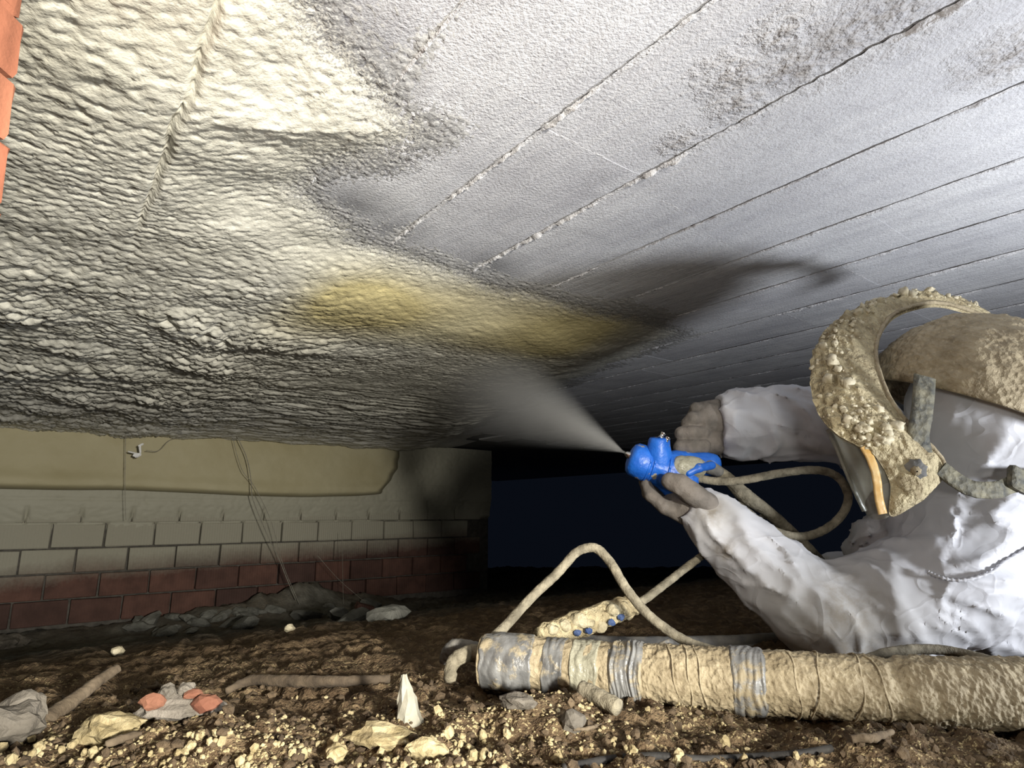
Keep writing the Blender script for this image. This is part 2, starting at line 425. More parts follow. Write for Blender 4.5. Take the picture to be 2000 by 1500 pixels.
def mat_visor():
    t = NT('dusty_clear_visor')
    tr = t.n('ShaderNodeBsdfTransparent'); tr.inputs[0].default_value = (.86, .87, .86, 1)
    t.done((.42, .40, .33), .18, None, .5)
    mx = t.n('ShaderNodeMixShader'); f = t.ramp(t.noise(22, 4, .6), [(.35, .16), (.7, .5)])
    t.l(f, mx.inputs[0]); t.l(tr.outputs[0], mx.inputs[1]); t.l(t.b.outputs[0], mx.inputs[2]); t.l(mx.outputs[0], t.out.inputs[0])
    return t.m
M['visor'] = mat_visor()
M['orange'] = mat_simple('amber_strip', (.46, .26, .07), (.58, .44, .22), 30, .35, .2, 60)

# ------------------------------------------------------------------ ceiling: slab, boards, joints
PW = 0.1985; W0 = 0.082
ceil = link('ceiling', None) if False else None
def box_mesh(name, lo, hi, frame=True):
    lo, hi = np.array(lo), np.array(hi)
    V = np.array([[(lo, hi)[i][0], (lo, hi)[j][1], (lo, hi)[k][2]] for i in (0, 1) for j in (0, 1) for k in (0, 1)])
    if frame: V = V[:, :1]*W + V[:, 1:2]*U + V[:, 2:]*np.array([0, 0, 1.])
    F = np.array([[0, 1, 3, 2], [4, 6, 7, 5], [0, 4, 5, 1], [2, 3, 7, 6], [0, 2, 6, 4], [1, 5, 7, 3]])
    return mesh(name, V, F, False)
ceiling = link('ceiling', box_mesh('ceiling', (-2.4, -1.6, CEIL+.012), (6.2, 8.5, CEIL+.16)), M['slab'], kind='structure')
ceiling['label'] = 'grey board-marked concrete ceiling half covered in sprayed foam'
def panel_mesh(name, L, seed):
    n, m = int(L/.012), 9
    a = np.linspace(0, L, n)[:, None]; b = np.linspace(0, 1, m)[None, :]
    j1 = .0016*perlin(a*60, a*0+seed) + .0022*perlin(a*160, a*0+seed+4)
    j2 = .0016*perlin(a*60, a*0+seed+9) + .0022*perlin(a*160, a*0+seed+14)
    e = .0023
    x0 = e+j1; x1 = PW-e+j2
    X = x0+(x1-x0)*b; Y = a+0*b
    Z = -.0016*perlin(a*7+seed, b*2) - .0007*perlin(a*40+seed, b*8)
    Z = Z*sstep(0, .07, a)*sstep(L, L-.07, a)
    Z = Z + .0022*(np.exp(-((b*PW)/.006)**2)+np.exp(-(((1-b)*PW)/.006)**2))
    V = np.stack([X, Y, Z], -1)
    Vt = V.copy(); Vt[..., 2] = .02
    VV = np.vstack([V.reshape(-1, 3), V.reshape(-1, 3), Vt.reshape(-1, 3)])
    VV = VV[:, :1]*W + VV[:, 1:2]*U + VV[:, 2:]*np.array([0, 0, 1.])
    F = grid_faces(n, m, flip=True); o = n*m
    i = np.arange(n-1); k = np.arange(m-1)
    side = [np.stack([i*m, (i+1)*m, (i+1)*m+o, i*m+o], 1), np.stack([(i+1)*m+m-1, i*m+m-1, i*m+m-1+o, (i+1)*m+m-1+o], 1),
            np.stack([k+1, k, k+o, k+1+o], 1), np.stack([(n-1)*m+k, (n-1)*m+k+1, (n-1)*m+k+1+o, (n-1)*m+k+o], 1)]
    return mesh(name, VV, np.vstack([F]+[q+o for q in side]))
pms = {}
for L in (.36, .50, .64):
    for v in range(3): pms[(L, v)] = panel_mesh('board', L, v*7.3+L*31); pms[(L, v)].materials.append(M['concrete'])
def lump_strip(name, L, width, height, seed, dens=1.0, cover=.55):
    """irregular cement fin along a joint, hanging a little below the boards"""
    n, m = int(L/.0045), 7
    a = np.linspace(0, L, n)[:, None]; b = np.linspace(-1, 1, m)[None, :]
    k = sstep(-.15, .35, fbm(a*9+seed, b*0+seed, 0, 2)+cover-.5)
    lum = np.clip(.55+.9*perlin(a*120+seed, b*1.3, 3.)+.6*perlin(a*45, b*1.1+seed, 1.), .0, 2)
    wob = .0018*perlin(a*70+seed, b*0, 5.)
    X = wob + b*width*(.65+.5*perlin(a*90, b*0+seed, 2.)); Z = -(height*k*lum*(1-b*b)) + .0012
    V = np.stack([X+0*a, a+0*b, Z], -1).reshape(-1, 3)
    V = V[:, :1]*W + V[:, 1:2]*U + V[:, 2:]*np.array([0, 0, 1.])
    me = mesh(name, V, grid_faces(n, m, flip=True)); me.materials.append(M['ridge']); return me
joint_end = {}
for k in range(-6, 24):
    w0 = W0 + k*PW; u = -.25 + random.random()*.3
    # boards to the left are buried by foam: only where concrete shows (or nearly) are they built
    while u < (3.2 if k > 4 else 1.9):
        L = random.choice((.36, .50, .64)); 
        if not (k < -2 and u > .2):
            o = bpy.data.objects.new('board', pms[(L, random.randrange(3))]); COL.objects.link(o); o.parent = ceiling
            o.location = wu(w0, u, CEIL+random.uniform(-.0003, .0004))
            if random.random() < .40 and k > -1:
                ln = random.uniform(.06, .17); st = random.uniform(0, PW-ln)
                key = 'seam'
                V = []; nn = 40
                a = np.linspace(0, ln, nn)[:, None]; b = np.linspace(-1, 1, 4)[None, :]
                Z = -.0005*(1-b*b)*sstep(-.1, .4, perlin(a*60+u*9, b*0+k)); X = a+0*b; Y = b*.0016+.0016*perlin(a*25, b*0+k)
                VV = np.stack([X, Y, Z], -1).reshape(-1, 3); VV = VV[:, :1]*W+VV[:, 1:2]*U+VV[:, 2:]*np.array([0, 0, 1.])
                s = link('cross_seam', mesh('cross_seam', VV, grid_faces(nn, 4, flip=False)), M['ridge'], ceiling)
                s.location = wu(w0+st, u-.0008, CEIL)
        u += L-.0002
    if k > -2 and k < 14:
        big = {3: 1.5, 2: 1.2, 7: 1.1}.get(k, .75)
        r = link('joint_fin', lump_strip('joint_fin', 2.6, 0.0050*big, .0052*big, k*5.1, cover=.62), None, ceiling)
        r.location = wu(w0+.001, .02, CEIL-.0005)
# sprayed foam under the ceiling
def polydist(px, py, poly):
    d = np.full(px.shape, 9., np.float32); ins = np.zeros(px.shape, bool); n = len(poly)
    for i in range(n):
        ax, ay = poly[i]; bx, by = poly[(i+1) % n]; ex, ey = bx-ax, by-ay
        t = np.clip(((px-ax)*ex+(py-ay)*ey)/(ex*ex+ey*ey), 0, 1)
        d = np.minimum(d, np.hypot(px-ax-t*ex, py-ay-t*ey))
        c = ((ay > py) != (by > py)) & (px < (bx-ax)*(py-ay)/(by-ay+1e-12)+ax); ins ^= c
    return np.where(ins, d, -d)
FOAM_EDGE = [(-2.2, -.6), (.10, -.6), (.11, .3), (.135, .50), (.20, .575), (.285, .615), (.335, .645), (.35, .685), (.33, .74), (.285, .82), (.275, .90), (.33, .97), (.45, 1.02),
             (.68, 1.065), (.96, 1.06), (1.22, 1.03), (1.40, 1.06), (1.50, 1.3), (1.62, 1.8), (1.76, 2.3), (2.1, 3.2), (2.4, 4.3), (-2.2, 4.3)]
def graded(segs):
    out = [np.arange(a, b, s) for a, b, s in segs]; return np.concatenate(out+[[segs[-1][1]]])
gw = graded([(-2.0, -.7, .02), (-.7, -.35, .009), (-.35, .62, .0040), (.62, 1.5, .0062), (1.5, 2.5, .014)])
gu = graded([(-.4, .3, .02), (.3, 1.15, .0036), (1.15, 1.9, .0055), (1.9, 3.0, .0085), (3.0, 4.17, .012)])
Wg, Ug = np.meshgrid(gw, gu, indexing='ij'); Wg = Wg.astype(np.float32); Ug = Ug.astype(np.float32)
def foam_height():
    w, u = Wg, Ug
    wx = w + .05*perlin(w*3, u*3, 1.) ; ux = u + .05*perlin(w*3, u*3, 7.)
    sd = polydist(w + .03*perlin(w*8, u*8, 2.), u + .03*perlin(w*8, u*8, 9.), FOAM_EDGE)
    # lobes, stretched along the frame's left-right direction
    X = wx*W[0]+ux*U[0]; Y = wx*W[1]+ux*U[1]
    far = sstep(1.0, 1.9, u)*sstep(1.0, .3, w)
    X1 = X + .008*perlin(X*40, Y*40, 3.); Y1 = Y + .008*perlin(X*40, Y*40, 5.)
    f1, f2, _ = worley(X1*54, Y1*84, 1); a1 = 1-np.minimum(f1, 1)**2
    g1, g2, _ = worley(X1*105, Y1*160, 2); a2 = 1-np.minimum(g1, 1)**2
    h1, h2, _ = worley(X1*21, Y1*33, 3); a3 = 1-np.minimum(h1, 1)**2
    # drooping long ridges towards the wall
    rid = fbm(w*5, u*26 + 1.5*perlin(w*3, u*3, 4.), 0, 3)
    edge = sstep(.0, .10, sd)
    near_edge = sstep(.30, .04, sd)
    bump = (.0050*a1*(1-.35*near_edge) + .0030*a2)*(.6+.4*edge)
    bump = bump + far*(.027*a3*(.4+.8*sstep(-.3, .5, perlin(w*4, u*4, 6.))) + .006*a1)
    bump = bump + .014*sstep(1.9, 2.8, u)*rid + .003*fbm(w*9, u*9, 2., 2)*edge
    # smoother fresh stripe
    stripe = np.exp(-(np.abs(u-(1.33-.20*(w-.45)))/.21)**3)*sstep(.33, .5, w)*sstep(1.35, 1.1, w)
    bump = bump*(1-.35*stripe)
    T = .034*sstep(-.005, .25, sd)*(1+.12*perlin(w*2.2, u*2.2, 8.)) + .007*stripe
    grain = np.clip(.0026*(a2-.5)+.0024*perlin(X*230, Y*230, 1.), -.004, .005)
    over = grain + .045*np.clip((sd+.03), -.09, 0)
    h = np.where(sd > -.15, T + bump*sstep(-.01, .05, sd) + over*sstep(.09, 0, sd), -.006)
    # crease left by the board joint at W0 and a thin trailing string of it
    wob = W0 + .006*perlin(u*12, u*0, 3.)
    gro = np.exp(-((w-wob)/.0026)**2)*sstep(1.25, .95, u)
    h = h - .010*gro + .006*sstep(.0, .01, w-wob)*sstep(.12, .01, w-wob)*sstep(1.2, .8, u)
    # roll down at the beam
    h = h + .02*sstep(3.6, 3.95, u) - .02*sstep(4.02, 4.16, u)
    fresh = np.clip(stripe*1.5*(.50+.6*np.exp(-((w-.52)/.13)**2-((u-1.25)/.13)**2) + .35*sstep(.8, 1.2, w)) , 0, 1)
    fresh = np.maximum(fresh, .22*sstep(.35, -.2, w)*sstep(1.1, .5, u))
    dust = np.clip(sstep(.05, -.05, sd + .02*perlin(w*40, u*40, 2.)), 0, 1)*.85
    dust = np.maximum(dust, .30*sstep(2.2, 3.4, u))
    edge_ = sstep(.10, .0, np.abs(sd+.005))
    return h, fresh, dust, edge_
fh, ffresh, fdust, fedge = foam_height()
Vf = Wg[..., None]*W + Ug[..., None]*U; Vf[..., 2] = CEIL - fh
# lobes lean a little with the spray, which undercuts their far edges
lean = np.gradient(fh, axis=1)
Ff = grid_faces(len(gw), len(gu), flip=False)
keep = (fh.ravel()[Ff].max(1) > -.0035)
Ff = Ff[keep]
used = np.unique(Ff); remap = -np.ones(fh.size, np.int32); remap[used] = np.arange(len(used))
foam = link('foam_layer', mesh('foam_layer', Vf.reshape(-1, 3)[used], remap[Ff], True, {'fresh': ffresh.ravel()[used], 'dust': fdust.ravel()[used], 'edge': fedge.ravel()[used]}), M['foam'], ceiling)
foam['label'] = 'cream sprayed foam with lumpy ripples and a fresh yellow stripe'

# ------------------------------------------------------------------ brick wall with foam
RB = .132; Z_LINE = CAMZ-.325; WALLTOP = CEIL
wall = link('wall_left', box_mesh('wall_left', (-2.0, WALLU+.035, -.62), (2.985, WALLU+.16, CEIL)), M['mortar'], kind='structure')
wall['label'] = 'low red brick wall coated with foam along its top'
def bevel_box(name, sx, sy, sz, bev, mat, seed=0, rough=.0015):
    import bmesh
    bm = bmesh.new(); bmesh.ops.create_cube(bm, size=1)
    for v in bm.verts: v.co = Vector((v.co.x*sx, v.co.y*sy, v.co.z*sz))
    bmesh.ops.bevel(bm, geom=list(bm.edges), offset=bev, segments=1, affect='EDGES')
    r = random.Random(seed)
    for v in bm.verts: v.co += Vector((r.uniform(-1, 1), r.uniform(-1, 1), r.uniform(-1, 1)))*rough
    me = bpy.data.meshes.new(name); bm.to_mesh(me); bm.free(); me.materials.append(mat); return me
brk = [bevel_box('brick', .234, .10, RB-.009, .004, M['brick'], s, .002) for s in range(5)]
for r in range(-2, 7):
    zc = Z_LINE + (r+.5)*RB
    if zc > CEIL-.02: continue
    offs = -.018 if r % 2 == 0 else -.018+.121
    for c in range(-7, 14):
        wc = offs + (c+.5)*.242
        if wc-.115 < -1.9 or wc+.115 > 3.0: continue
        if r >= 4 and wc < 1.9: continue      # buried behind the foam on the beam
        o = bpy.data.objects.new('brick', random.choice(brk)); COL.objects.link(o); o.parent = wall
        o.location = wu(wc, WALLU+.05+random.uniform(-.004, .004), zc)
        o.rotation_euler = (random.uniform(-.006, .006), random.uniform(-.008, .008), ANG+random.uniform(-.008, .008))
# thick smooth foam on the beam, with a rounded lower lip
gw2 = np.arange(-1.9, 2.26, .011); zt, zb = CEIL-.01, CAMZ+.10
s = np.linspace(0, 1, 70)
A, Sg = np.meshgrid(gw2, s, indexing='ij')
lip = CAMZ + .135 + .012*perlin(A*2.2, A*0, 4.) + .012*np.sin(A*3.1+.6) + .02*sstep(1.7, 2.1, A)
endk = sstep(2.20, 2.03, A + .02*perlin(A*0, Sg*6, 3.) + .13*np.minimum(Sg/.8, 1)**3)
zface = zt + (lip-zt)*np.minimum(Sg/.80, 1)
ang = np.clip((Sg-.80)/.20, 0, 1)*math.pi*.93
thick = (.155 + .02*perlin(A*1.7, Sg*2, 6.))*(.88+.12*np.minimum(Sg/.80, 1)**2)
lipr = .026
zz = zface - lipr*np.sin(ang)
uu = WALLU + .012 - endk*(thick - (1-np.cos(ang))*.5*thick*1.0) - endk*0
uu = uu + (1-endk)*.03 + endk*(.004*fbm(A*9, Sg*4, 3., 3))
uu = uu - endk*.010*np.exp(-((Sg-.74)/.08)**2)
Vb = A[..., None]*W + uu[..., None]*U; Vb[..., 2] = zz
band = link('foam_band', mesh('foam_band', Vb.reshape(-1, 3), grid_faces(len(gw2), len(s), flip=True), True, {'dust': np.clip(.25*perlin(A*3, Sg*3, 2.)+.1, 0, 1)*sstep(1.4, 2.0, A)}), M['band'], wall)
band['label'] = 'thick smooth beige foam band on the beam'
# thin rippled foam over the upper brick courses, running out downwards
zz3 = np.arange(CAMZ-.30, CEIL+.004, .007); gw3 = np.arange(-1.9, 2.98, .009)
A, Zg = np.meshgrid(gw3, zz3, indexing='ij')
f1, f2, _ = worley(A*40+.5*perlin(A*12, Zg*12, 1.), Zg*48, 5)
low = CAMZ - .085 + .03*perlin(A*3, A*0, 2.) + .075*A/3.0
t = .020*sstep(0, .13, Zg-low) - .006 + .006*(1-np.minimum(f1, 1)**2)*sstep(-.02, .05, Zg-low) + .003*fbm(A*14, Zg*14, 0, 2)
row = np.abs(((Zg-Z_LINE)/RB) % 1 - .0); t = t - .004*np.exp(-(np.minimum(row, 1-row)*RB/.008)**2)
t = t - .04*sstep(-.015, -.05, Zg-low)
rowi = np.floor((Zg-Z_LINE)/RB).astype(int); ph_ = np.where(rowi % 2 == 0, -.018, -.018+.121)
dj = ((A-ph_)/.242) % 1; dj = np.minimum(dj, 1-dj)*.242
t = t - .05*np.exp(-(dj/.0065)**2)*sstep(CAMZ+.05, CAMZ-.05, Zg)
uu = WALLU - t
Vb = A[..., None]*W + uu[..., None]*U; Vb[..., 2] = Zg
skin = link('foam_skin', mesh('foam_skin', Vb.reshape(-1, 3), grid_faces(len(gw3), len(zz3), flip=False), True, {'dust': np.full(A.size, .75)}), M['band'], wall)
skin['label'] = 'thin rippled foam coat fading out over the brick courses'

# ------------------------------------------------------------------ brick pillar at the left edge of the view
pc = np.array([-.432, .452]); pil = link('wall_pillar', box_mesh('wall_pillar', (-.72, .21, -.05), (-.455, .44, CEIL+.005), False), M['mortar'], kind='structure')
pil['label'] = 'orange brick pillar close to the camera'
pb = [bevel_box('brick', .150, .118, .052, .004, M['pillar_brick'], 20+s, .0022) for s in range(3)]
for r in range(0, 13):
    z = .0 + r*.0585 + .012
    sh = (CEIL-z)*.080
    for c in range(2):
        for d in range(2):
            o = bpy.data.objects.new('brick', random.choice(pb)); COL.objects.link(o); o.parent = pil
            ox = (.02 if r % 2 else 0)*(c == 1)
            o.location = (-.4225-.075-c*.162 + sh - .002*(r % 2), .205+.06+d*.126, z)
            o.rotation_euler = (0, -.03, random.uniform(-.02, .02))

# ------------------------------------------------------------------ floor
def floor_base(x, y):
    x = np.asarray(x, np.float32); y = np.asarray(y, np.float32)
    u = x*U[0]+y*U[1]; w = x*W[0]+y*W[1]
    z = -.42*sstep(.75, 4.3, u)**.9
    z = z + .020*np.exp(-(((x-.02)/.13)**2+((y-.685)/.045)**2)) + .014*np.exp(-(((x+.28)/.12)**2+((y-.62)/.05)**2))
    z = z + .016*np.exp(-(((x-.33)/.2)**2+((y-.60)/.05)**2))
    z = z + .15*np.exp(-(((w-1.35)/.62)**2+((u-4.05)/.22)**2))*(1+.5*fbm(x*5, y*5, 3., 2)) + .03*np.exp(-(((w-.1)/.5)**2+((u-4.1)/.2)**2))
    return z
def floor_z(x, y):
    x = np.asarray(x, np.float32); y = np.asarray(y, np.float32)
    u = x*U[0]+y*U[1]
    z = floor_base(x, y)
    amp = 1+1.1*sstep(1.2, 3.0, u)
    z = z + amp*(.010*fbm(x*7, y*7, 0., 4, .55))
    f1, f2, i1 = worley(x*38+.6*perlin(x*20, y*20, 1.), y*38, 7)
    z = z + .011*(1-np.minimum(f1, 1)**2)*np.where(i1 > .45, i1, .1)
    g1, g2, i2 = worley(x*95, y*95, 8)
    near = sstep(1.6, .9, y)
    z = z + near*(.006*(1-np.minimum(g1, 1)**2)*i2 + .0025*perlin(x*180, y*180, 0.))
    return z
gx = graded([(-4.2, -1.0, .035), (-1.0, -.62, .012), (-.62, .72, .0042), (.72, 1.4, .02), (1.4, 5.5, .06)])
gy = graded([(-1.2, .35, .04), (.35, .52, .008), (.52, .90, .0036), (.90, 1.3, .007), (1.3, 3.0, .018), (3.0, 7.5, .035)])
Xg, Yg = np.meshgrid(gx, gy, indexing='ij')
Zg = floor_z(Xg, Yg)
ug = Xg*U[0]+Yg*U[1]
dust = np.clip(sstep(1.3, 2.6, ug)*(.75+.5*perlin(Xg*3, Yg*3, 1.)), 0, 1)
fl = np.clip(sstep(1.25, .72, Yg)*sstep(-.25, .35, perlin(Xg*6, Yg*6, 5.)+.5*sstep(.78, .6, Yg)-.55*sstep(.28, .5, Xg)), 0, 1)
floor = link('floor', mesh('floor', np.stack([Xg, Yg, Zg], -1).reshape(-1, 3), grid_faces(len(gx), len(gy), flip=True), True, {'dust': dust.ravel(), 'flecks': fl.ravel()}), M['soil'], kind='structure')
floor['label'] = 'uneven brown crumbly soil floor'
def fz(x, y): return float(floor_z(np.array([x]), np.array([y]))[0])
def on_floor(px, py):
    """the point of the ground seen at a pixel of the photograph"""
    d = ray(px, py); d = d/np.linalg.norm(d); t = np.arange(.3, 7, .004)
    q = d[None]*t[:, None]; z = floor_z(q[:, 0], q[:, 1])
    i = np.argmax(q[:, 2]+CAMZ < z); q = q[i]
    return np.array([q[0], q[1], fz(q[0], q[1])])

# ------------------------------------------------------------------ fat wrapped hose on the floor
HB = 'fat hose bundle'
def zpt(px, py, z): return onz(px, py, z)
hp = [zpt(x, y, z) for x, y, z in ((940, 1291, .040), (1010, 1294, .040), (1100, 1303, .037), (1200, 1312, .037), (1300, 1319, .038), (1420, 1326, .038), (1550, 1336, .038), (1700, 1346, .037), (1850, 1353, .037), (2000, 1357, .038), (2200, 1370, .038), (2500, 1400, .038))]
NH = 900
hc = catmull(hp, NH); hs = np.concatenate([[0], np.cumsum(np.linalg.norm(np.diff(hc, axis=0), axis=1))])
def hose_px(px):
    """index along the hose of the ring nearest to a column of the photograph"""
    d = hc - np.array([0, 0, CAMZ]); f = d[:, 1]*C_ + d[:, 2]*S_; col = 1000+1200*d[:, 0]/f
    return int(np.argmin(np.abs(col-px)))
hrad = np.interp(np.arange(NH), [0, hose_px(1000), hose_px(1150), hose_px(1400), hose_px(1700), hose_px(1760), hose_px(1950), NH], [.029, .032, .0315, .033, .0325, .0345, .035, .034])
hrad = hrad*(1+.03*perlin(hs*22, hs*0)) - .004*np.exp(-((np.arange(NH)-hose_px(1742))/10.)**2)
bundle = thing('hose_bundle', (hc[0][0], hc[0][1], 0), 'fat foam-crusted hose bundle wrapped in silver tape across the floor', 'hose')
def child(o, parent):
    o.parent = parent; o.matrix_parent_inverse = Matrix.Translation(-Vector(parent.location)); return o
def hose_disp(s, a, p):
    x, y, z = p[..., 0], p[..., 1], p[..., 2]
    f1 = fbm(x*70, y*70, z*70, 3); g = perlin(x*260, y*260, z*260)
    wrap = np.exp(-(((s*14 + .35*np.sin(a) + .5*perlin(s*6, a*0, 2.)) % 1 - .5)/.05)**2)
    rg = sstep(.10, .22, s)
    return rg*(.0017*f1 + .0011*g + .0008*perlin(x*420, y*420, z*420)) - .0030*wrap*sstep(-.2, .4, perlin(s*9, a, 1.)) + .0012*fbm(s*25, a*.8, 3., 2)
V, F = tube_vf(hc, hrad, 84, hose_disp)
child(link('hose_jacket', quads_to_mesh('hose_jacket', V, F), M['crust_smooth']), bundle)
def band(px0, px1, extra, mat, name='tape_band', amp=.0016, fold=150, seed=0, skew=.0):
    i0, i1 = hose_px(px0), hose_px(px1); n = max(14, (i1-i0)*3//2); t = np.linspace(i0, i1, n)
    c = np.stack([np.interp(t, np.arange(NH), hc[:, k]) for k in range(3)], 1); r = np.interp(t, np.arange(NH), hrad)
    def dsp(s, a, p):
        sk = s + skew*np.sin(a+.6)
        k = perlin(sk*fold+.9*perlin(a*1.3+seed, s*12), a*.55+seed, 2.)
        endc = np.minimum(s, s[-1:]-s)
        return extra + amp*np.abs(k)*1.6 - .0012 + .0012*perlin(s*50, a*1.2, seed*1.) - .0035*sstep(.004, 0, endc+.003*perlin(a*2, s*0, seed+2.))
    V, F = tube_vf(c, r, 48, dsp)
    return child(link(name, quads_to_mesh(name, V, F), mat), bundle)
band(928, 1045, .0022, M['tape'], amp=.0018, fold=60, seed=3)
band(1058, 1112, .0016, M['tape'], amp=.0012, fold=120, seed=4)
band(1120, 1180, .0018, M['wrap'], amp=.0016, fold=110, seed=5)
band(1196, 1262, .0030, M['tape'], amp=.0028, fold=170, seed=6, skew=.004)
band(1424, 1496, .0026, M['tape'], amp=.0026, fold=110, seed=7, skew=.003)
def ring(px, dr, th, skew, mat=M['crust_smooth']):
    i = hose_px(px); c = hc[i]; T = hc[min(i+2, NH-1)]-hc[max(i-2, 0)]; T /= np.linalg.norm(T)
    Nn = np.cross(np.cross(T, [0, 0, 1.]), T); Nn /= np.linalg.norm(Nn); B = np.cross(T, Nn)
    a = np.linspace(0, 2*math.pi, 61); rr = hrad[i]+dr+.0008*np.sin(a*3+px)
    pts = c + (Nn[None]*np.cos(a)[:, None]+B[None]*np.sin(a)[:, None])*rr[:, None] + T[None]*(skew*np.sin(a+px)+.0015*np.sin(a*4+px))[:, None]
    child(tube('wire_tie', pts, th, mat, None, 6), bundle)
for px, sk in ((1318, .006), (1338, .004), (1368, .005), (1545, .004), (1585, .006), (1660, .006), (1702, .007)): ring(px, .0008, .0010, sk)
def flap(name, pts, mat, seed=0):
    """small crumpled sheet given by a row of bottom and a row of top points"""
    bot, top = np.array(pts[0]), np.array(pts[1]); n, m = 16, 10
    b = catmull(bot, n); t_ = catmull(top, n); k = np.linspace(0, 1, m)[None, :, None]
    V = b[:, None]*(1-k)+t_[:, None]*k
    V = V + .006*np.stack([perlin(V[..., 0]*90+q, V[..., 1]*90, V[..., 2]*90+seed) for q in (0, 5, 9)], -1)*k
    V2 = V + np.array([.0, .0012, .0])
    F = grid_faces(n, m); VV = np.vstack([V.reshape(-1, 3), V2.reshape(-1, 3)])
    e = np.concatenate([np.arange(m), np.arange(1, n)*m+m-1, (n-1)*m+np.arange(m-2, -1, -1), np.arange(n-2, 0, -1)*m]); e2 = np.roll(e, -1)
    FF = np.vstack([F, F[:, ::-1]+n*m, np.stack([e2, e, e+n*m, e2+n*m], 1)])
    return child(link(name, mesh(name, VV, FF), mat), bundle)
flap('loose_tape_end', ([P(1262, 1272, .80), P(1290, 1276, .80), P(1325, 1276, .80)], [P(1268, 1268, .81), P(1300, 1252, .81), P(1322, 1270, .81)]), M['tape'], 1)
flap('loose_tape_end', ([P(1425, 1284, .77), P(1445, 1284, .77), P(1470, 1284, .77)], [P(1424, 1273, .77), P(1442, 1276, .77), P(1476, 1279, .77)]), M['tape'], 2)
flap('loose_tape_end', ([P(1155, 1330, .79), P(1165, 1332, .79), P(1182, 1334, .79)], [P(1152, 1355, .775), P(1164, 1362, .775), P(1176, 1360, .775)]), M['wrap'], 3)
# short hose stub under the bundle and the bent hose ends at its left tip
def crusty(amp=.0012, f=160):
    return lambda s, a, p: amp*fbm(p[..., 0]*f, p[..., 1]*f, p[..., 2]*f, 2)
def flo(px, py, dz): q = on_floor(px, py); return q+np.array([0, 0, dz])
a_, b_ = zpt(1136, 1346, .034), zpt(1207, 1382, .026)
child(tube('hose_stub', [a_, (a_+b_)/2+np.array([0, 0, .001]), b_], .0085, M['tan_rubber'], None, 14, crusty(.0009), 30), bundle)
child(tube('bent_hose_end', [hc[6]+np.array([.01, 0, .008]), P(925, 1275, .83), P(900, 1282, .82), P(884, 1296, .815), P(879, 1318, .81), P(880, 1332, .808)], [.010, .0105, .0095, .0085, .0085, .007], M['tan_rubber'], None, 14, crusty(.0014), 50), bundle)
child(tube('bent_hose_end', [hc[8]+np.array([0, .01, .006]), P(910, 1268, .86), P(888, 1268, .87), P(876, 1282, .875), P(874, 1296, .875)], [.011, .012, .013, .012, .010], M['rubber'], None, 14, crusty(.0012), 40), bundle)

# ------------------------------------------------------------------ thin hoses
cd = crusty(.0007, 190)
lp = [P(945, 1262, .835), P(985, 1225, .86), P(1040, 1165, .89), P(1090, 1118, .905), P(1122, 1082, .91), P(1145, 1071, .912), P(1166, 1072, .91), P(1192, 1098, .90), P(1222, 1148, .88), P(1262, 1197, .87), P(1310, 1235, .86), P(1352, 1258, .85), P(1395, 1272, .84), P(1430, 1284, .83)]
loop = tube('thin_hose', lp, .0066, M['tan_rubber'], None, 12, cd, 110, label='thin dusty hose arching up in a loop above the fat hose bundle', cat='hose')
whip = thing('hose_coupling', tuple(P(1060, 1250, .93)), 'foam-coated hose coupling with blue scraps lying behind the fat hose', 'coupling')
cp = [P(1052, 1243, .90), P(1080, 1235, .91), P(1120, 1222, .925), P(1170, 1204, .94), P(1215, 1189, .955), P(1240, 1182, .96)]
def lumpy(s, a, p):
    x, y, z = p[..., 0]*42, p[..., 1]*42, p[..., 2]*42
    return .0055*np.abs(perlin(x, y, z))*1.5 + .0012*perlin(x*4, y*4, z*4) - .001
child(tube('foam_sleeve', cp, [.012, .016, .0165, .017, .016, .0135], M['crust'], None, 28, lumpy, 90), whip)
for k, (px, py, Y, r) in enumerate(((1078, 1230, .897, .009), (1102, 1224, .907, .011), (1132, 1212, .913, .0125), (1172, 1222, .925, .011), (1198, 1192, .93, .010), (1150, 1218, .915, .008))):
    me = rock_mesh('foam_blob', 60+k, 3, .25, .9, (r, r*.8, r*.85), True)
    o = link('foam_blob', me, M['crust_pale'], whip); o.location = Vector(P(px, py, Y))-whip.location
for k, (px, py, Y) in enumerate(((1150, 1232, .905), (1213, 1206, .928), (1128, 1236, .902), (1195, 1216, .92))):
    me = rock_mesh('blue_tape_scrap', 80+k, 2, .4, 1.2, (.0055, .0025, .0045)); o = link('blue_tape_scrap', me, M['dull_blue'], whip); o.location = Vector(P(px, py, Y))-whip.location
up = [P(1236, 1184, .962), P(1260, 1170, .97), P(1300, 1140, .99), P(1345, 1105, 1.02), P(1395, 1068, 1.06), P(1440, 1035, 1.10), P(1490, 1010, 1.16)]
tube('thin_hose', up, .0062, M['tan_rubber'], None, 12, cd, 70, label='thin dusty hose rising from the foam-coated coupling behind the arm', cat='hose')
fl2 = [flo(1065, 1262, .012)] + [onz(x, y, .014) for x, y in ((1130, 1254), (1220, 1258), (1320, 1257), (1430, 1255), (1520, 1250), (1600, 1256))]
fl2[0] = onz(1060, 1258, .014)
tube('floor_hose', fl2, .0115, M['rubber'], None, 14, crusty(.0009, 120), 80, label='grey hose lying flat on the soil behind the fat hose', cat='hose')
q = [onz(1380, 1262, .01), onz(1440, 1266, .008), onz(1490, 1262, .008), onz(1525, 1243, .008), onz(1545, 1222, .008)]
tube('floor_hose', q, .006, M['rubber'], None, 10, None, 40, label='slim dark hose curling on the soil below the bent elbow', cat='hose')
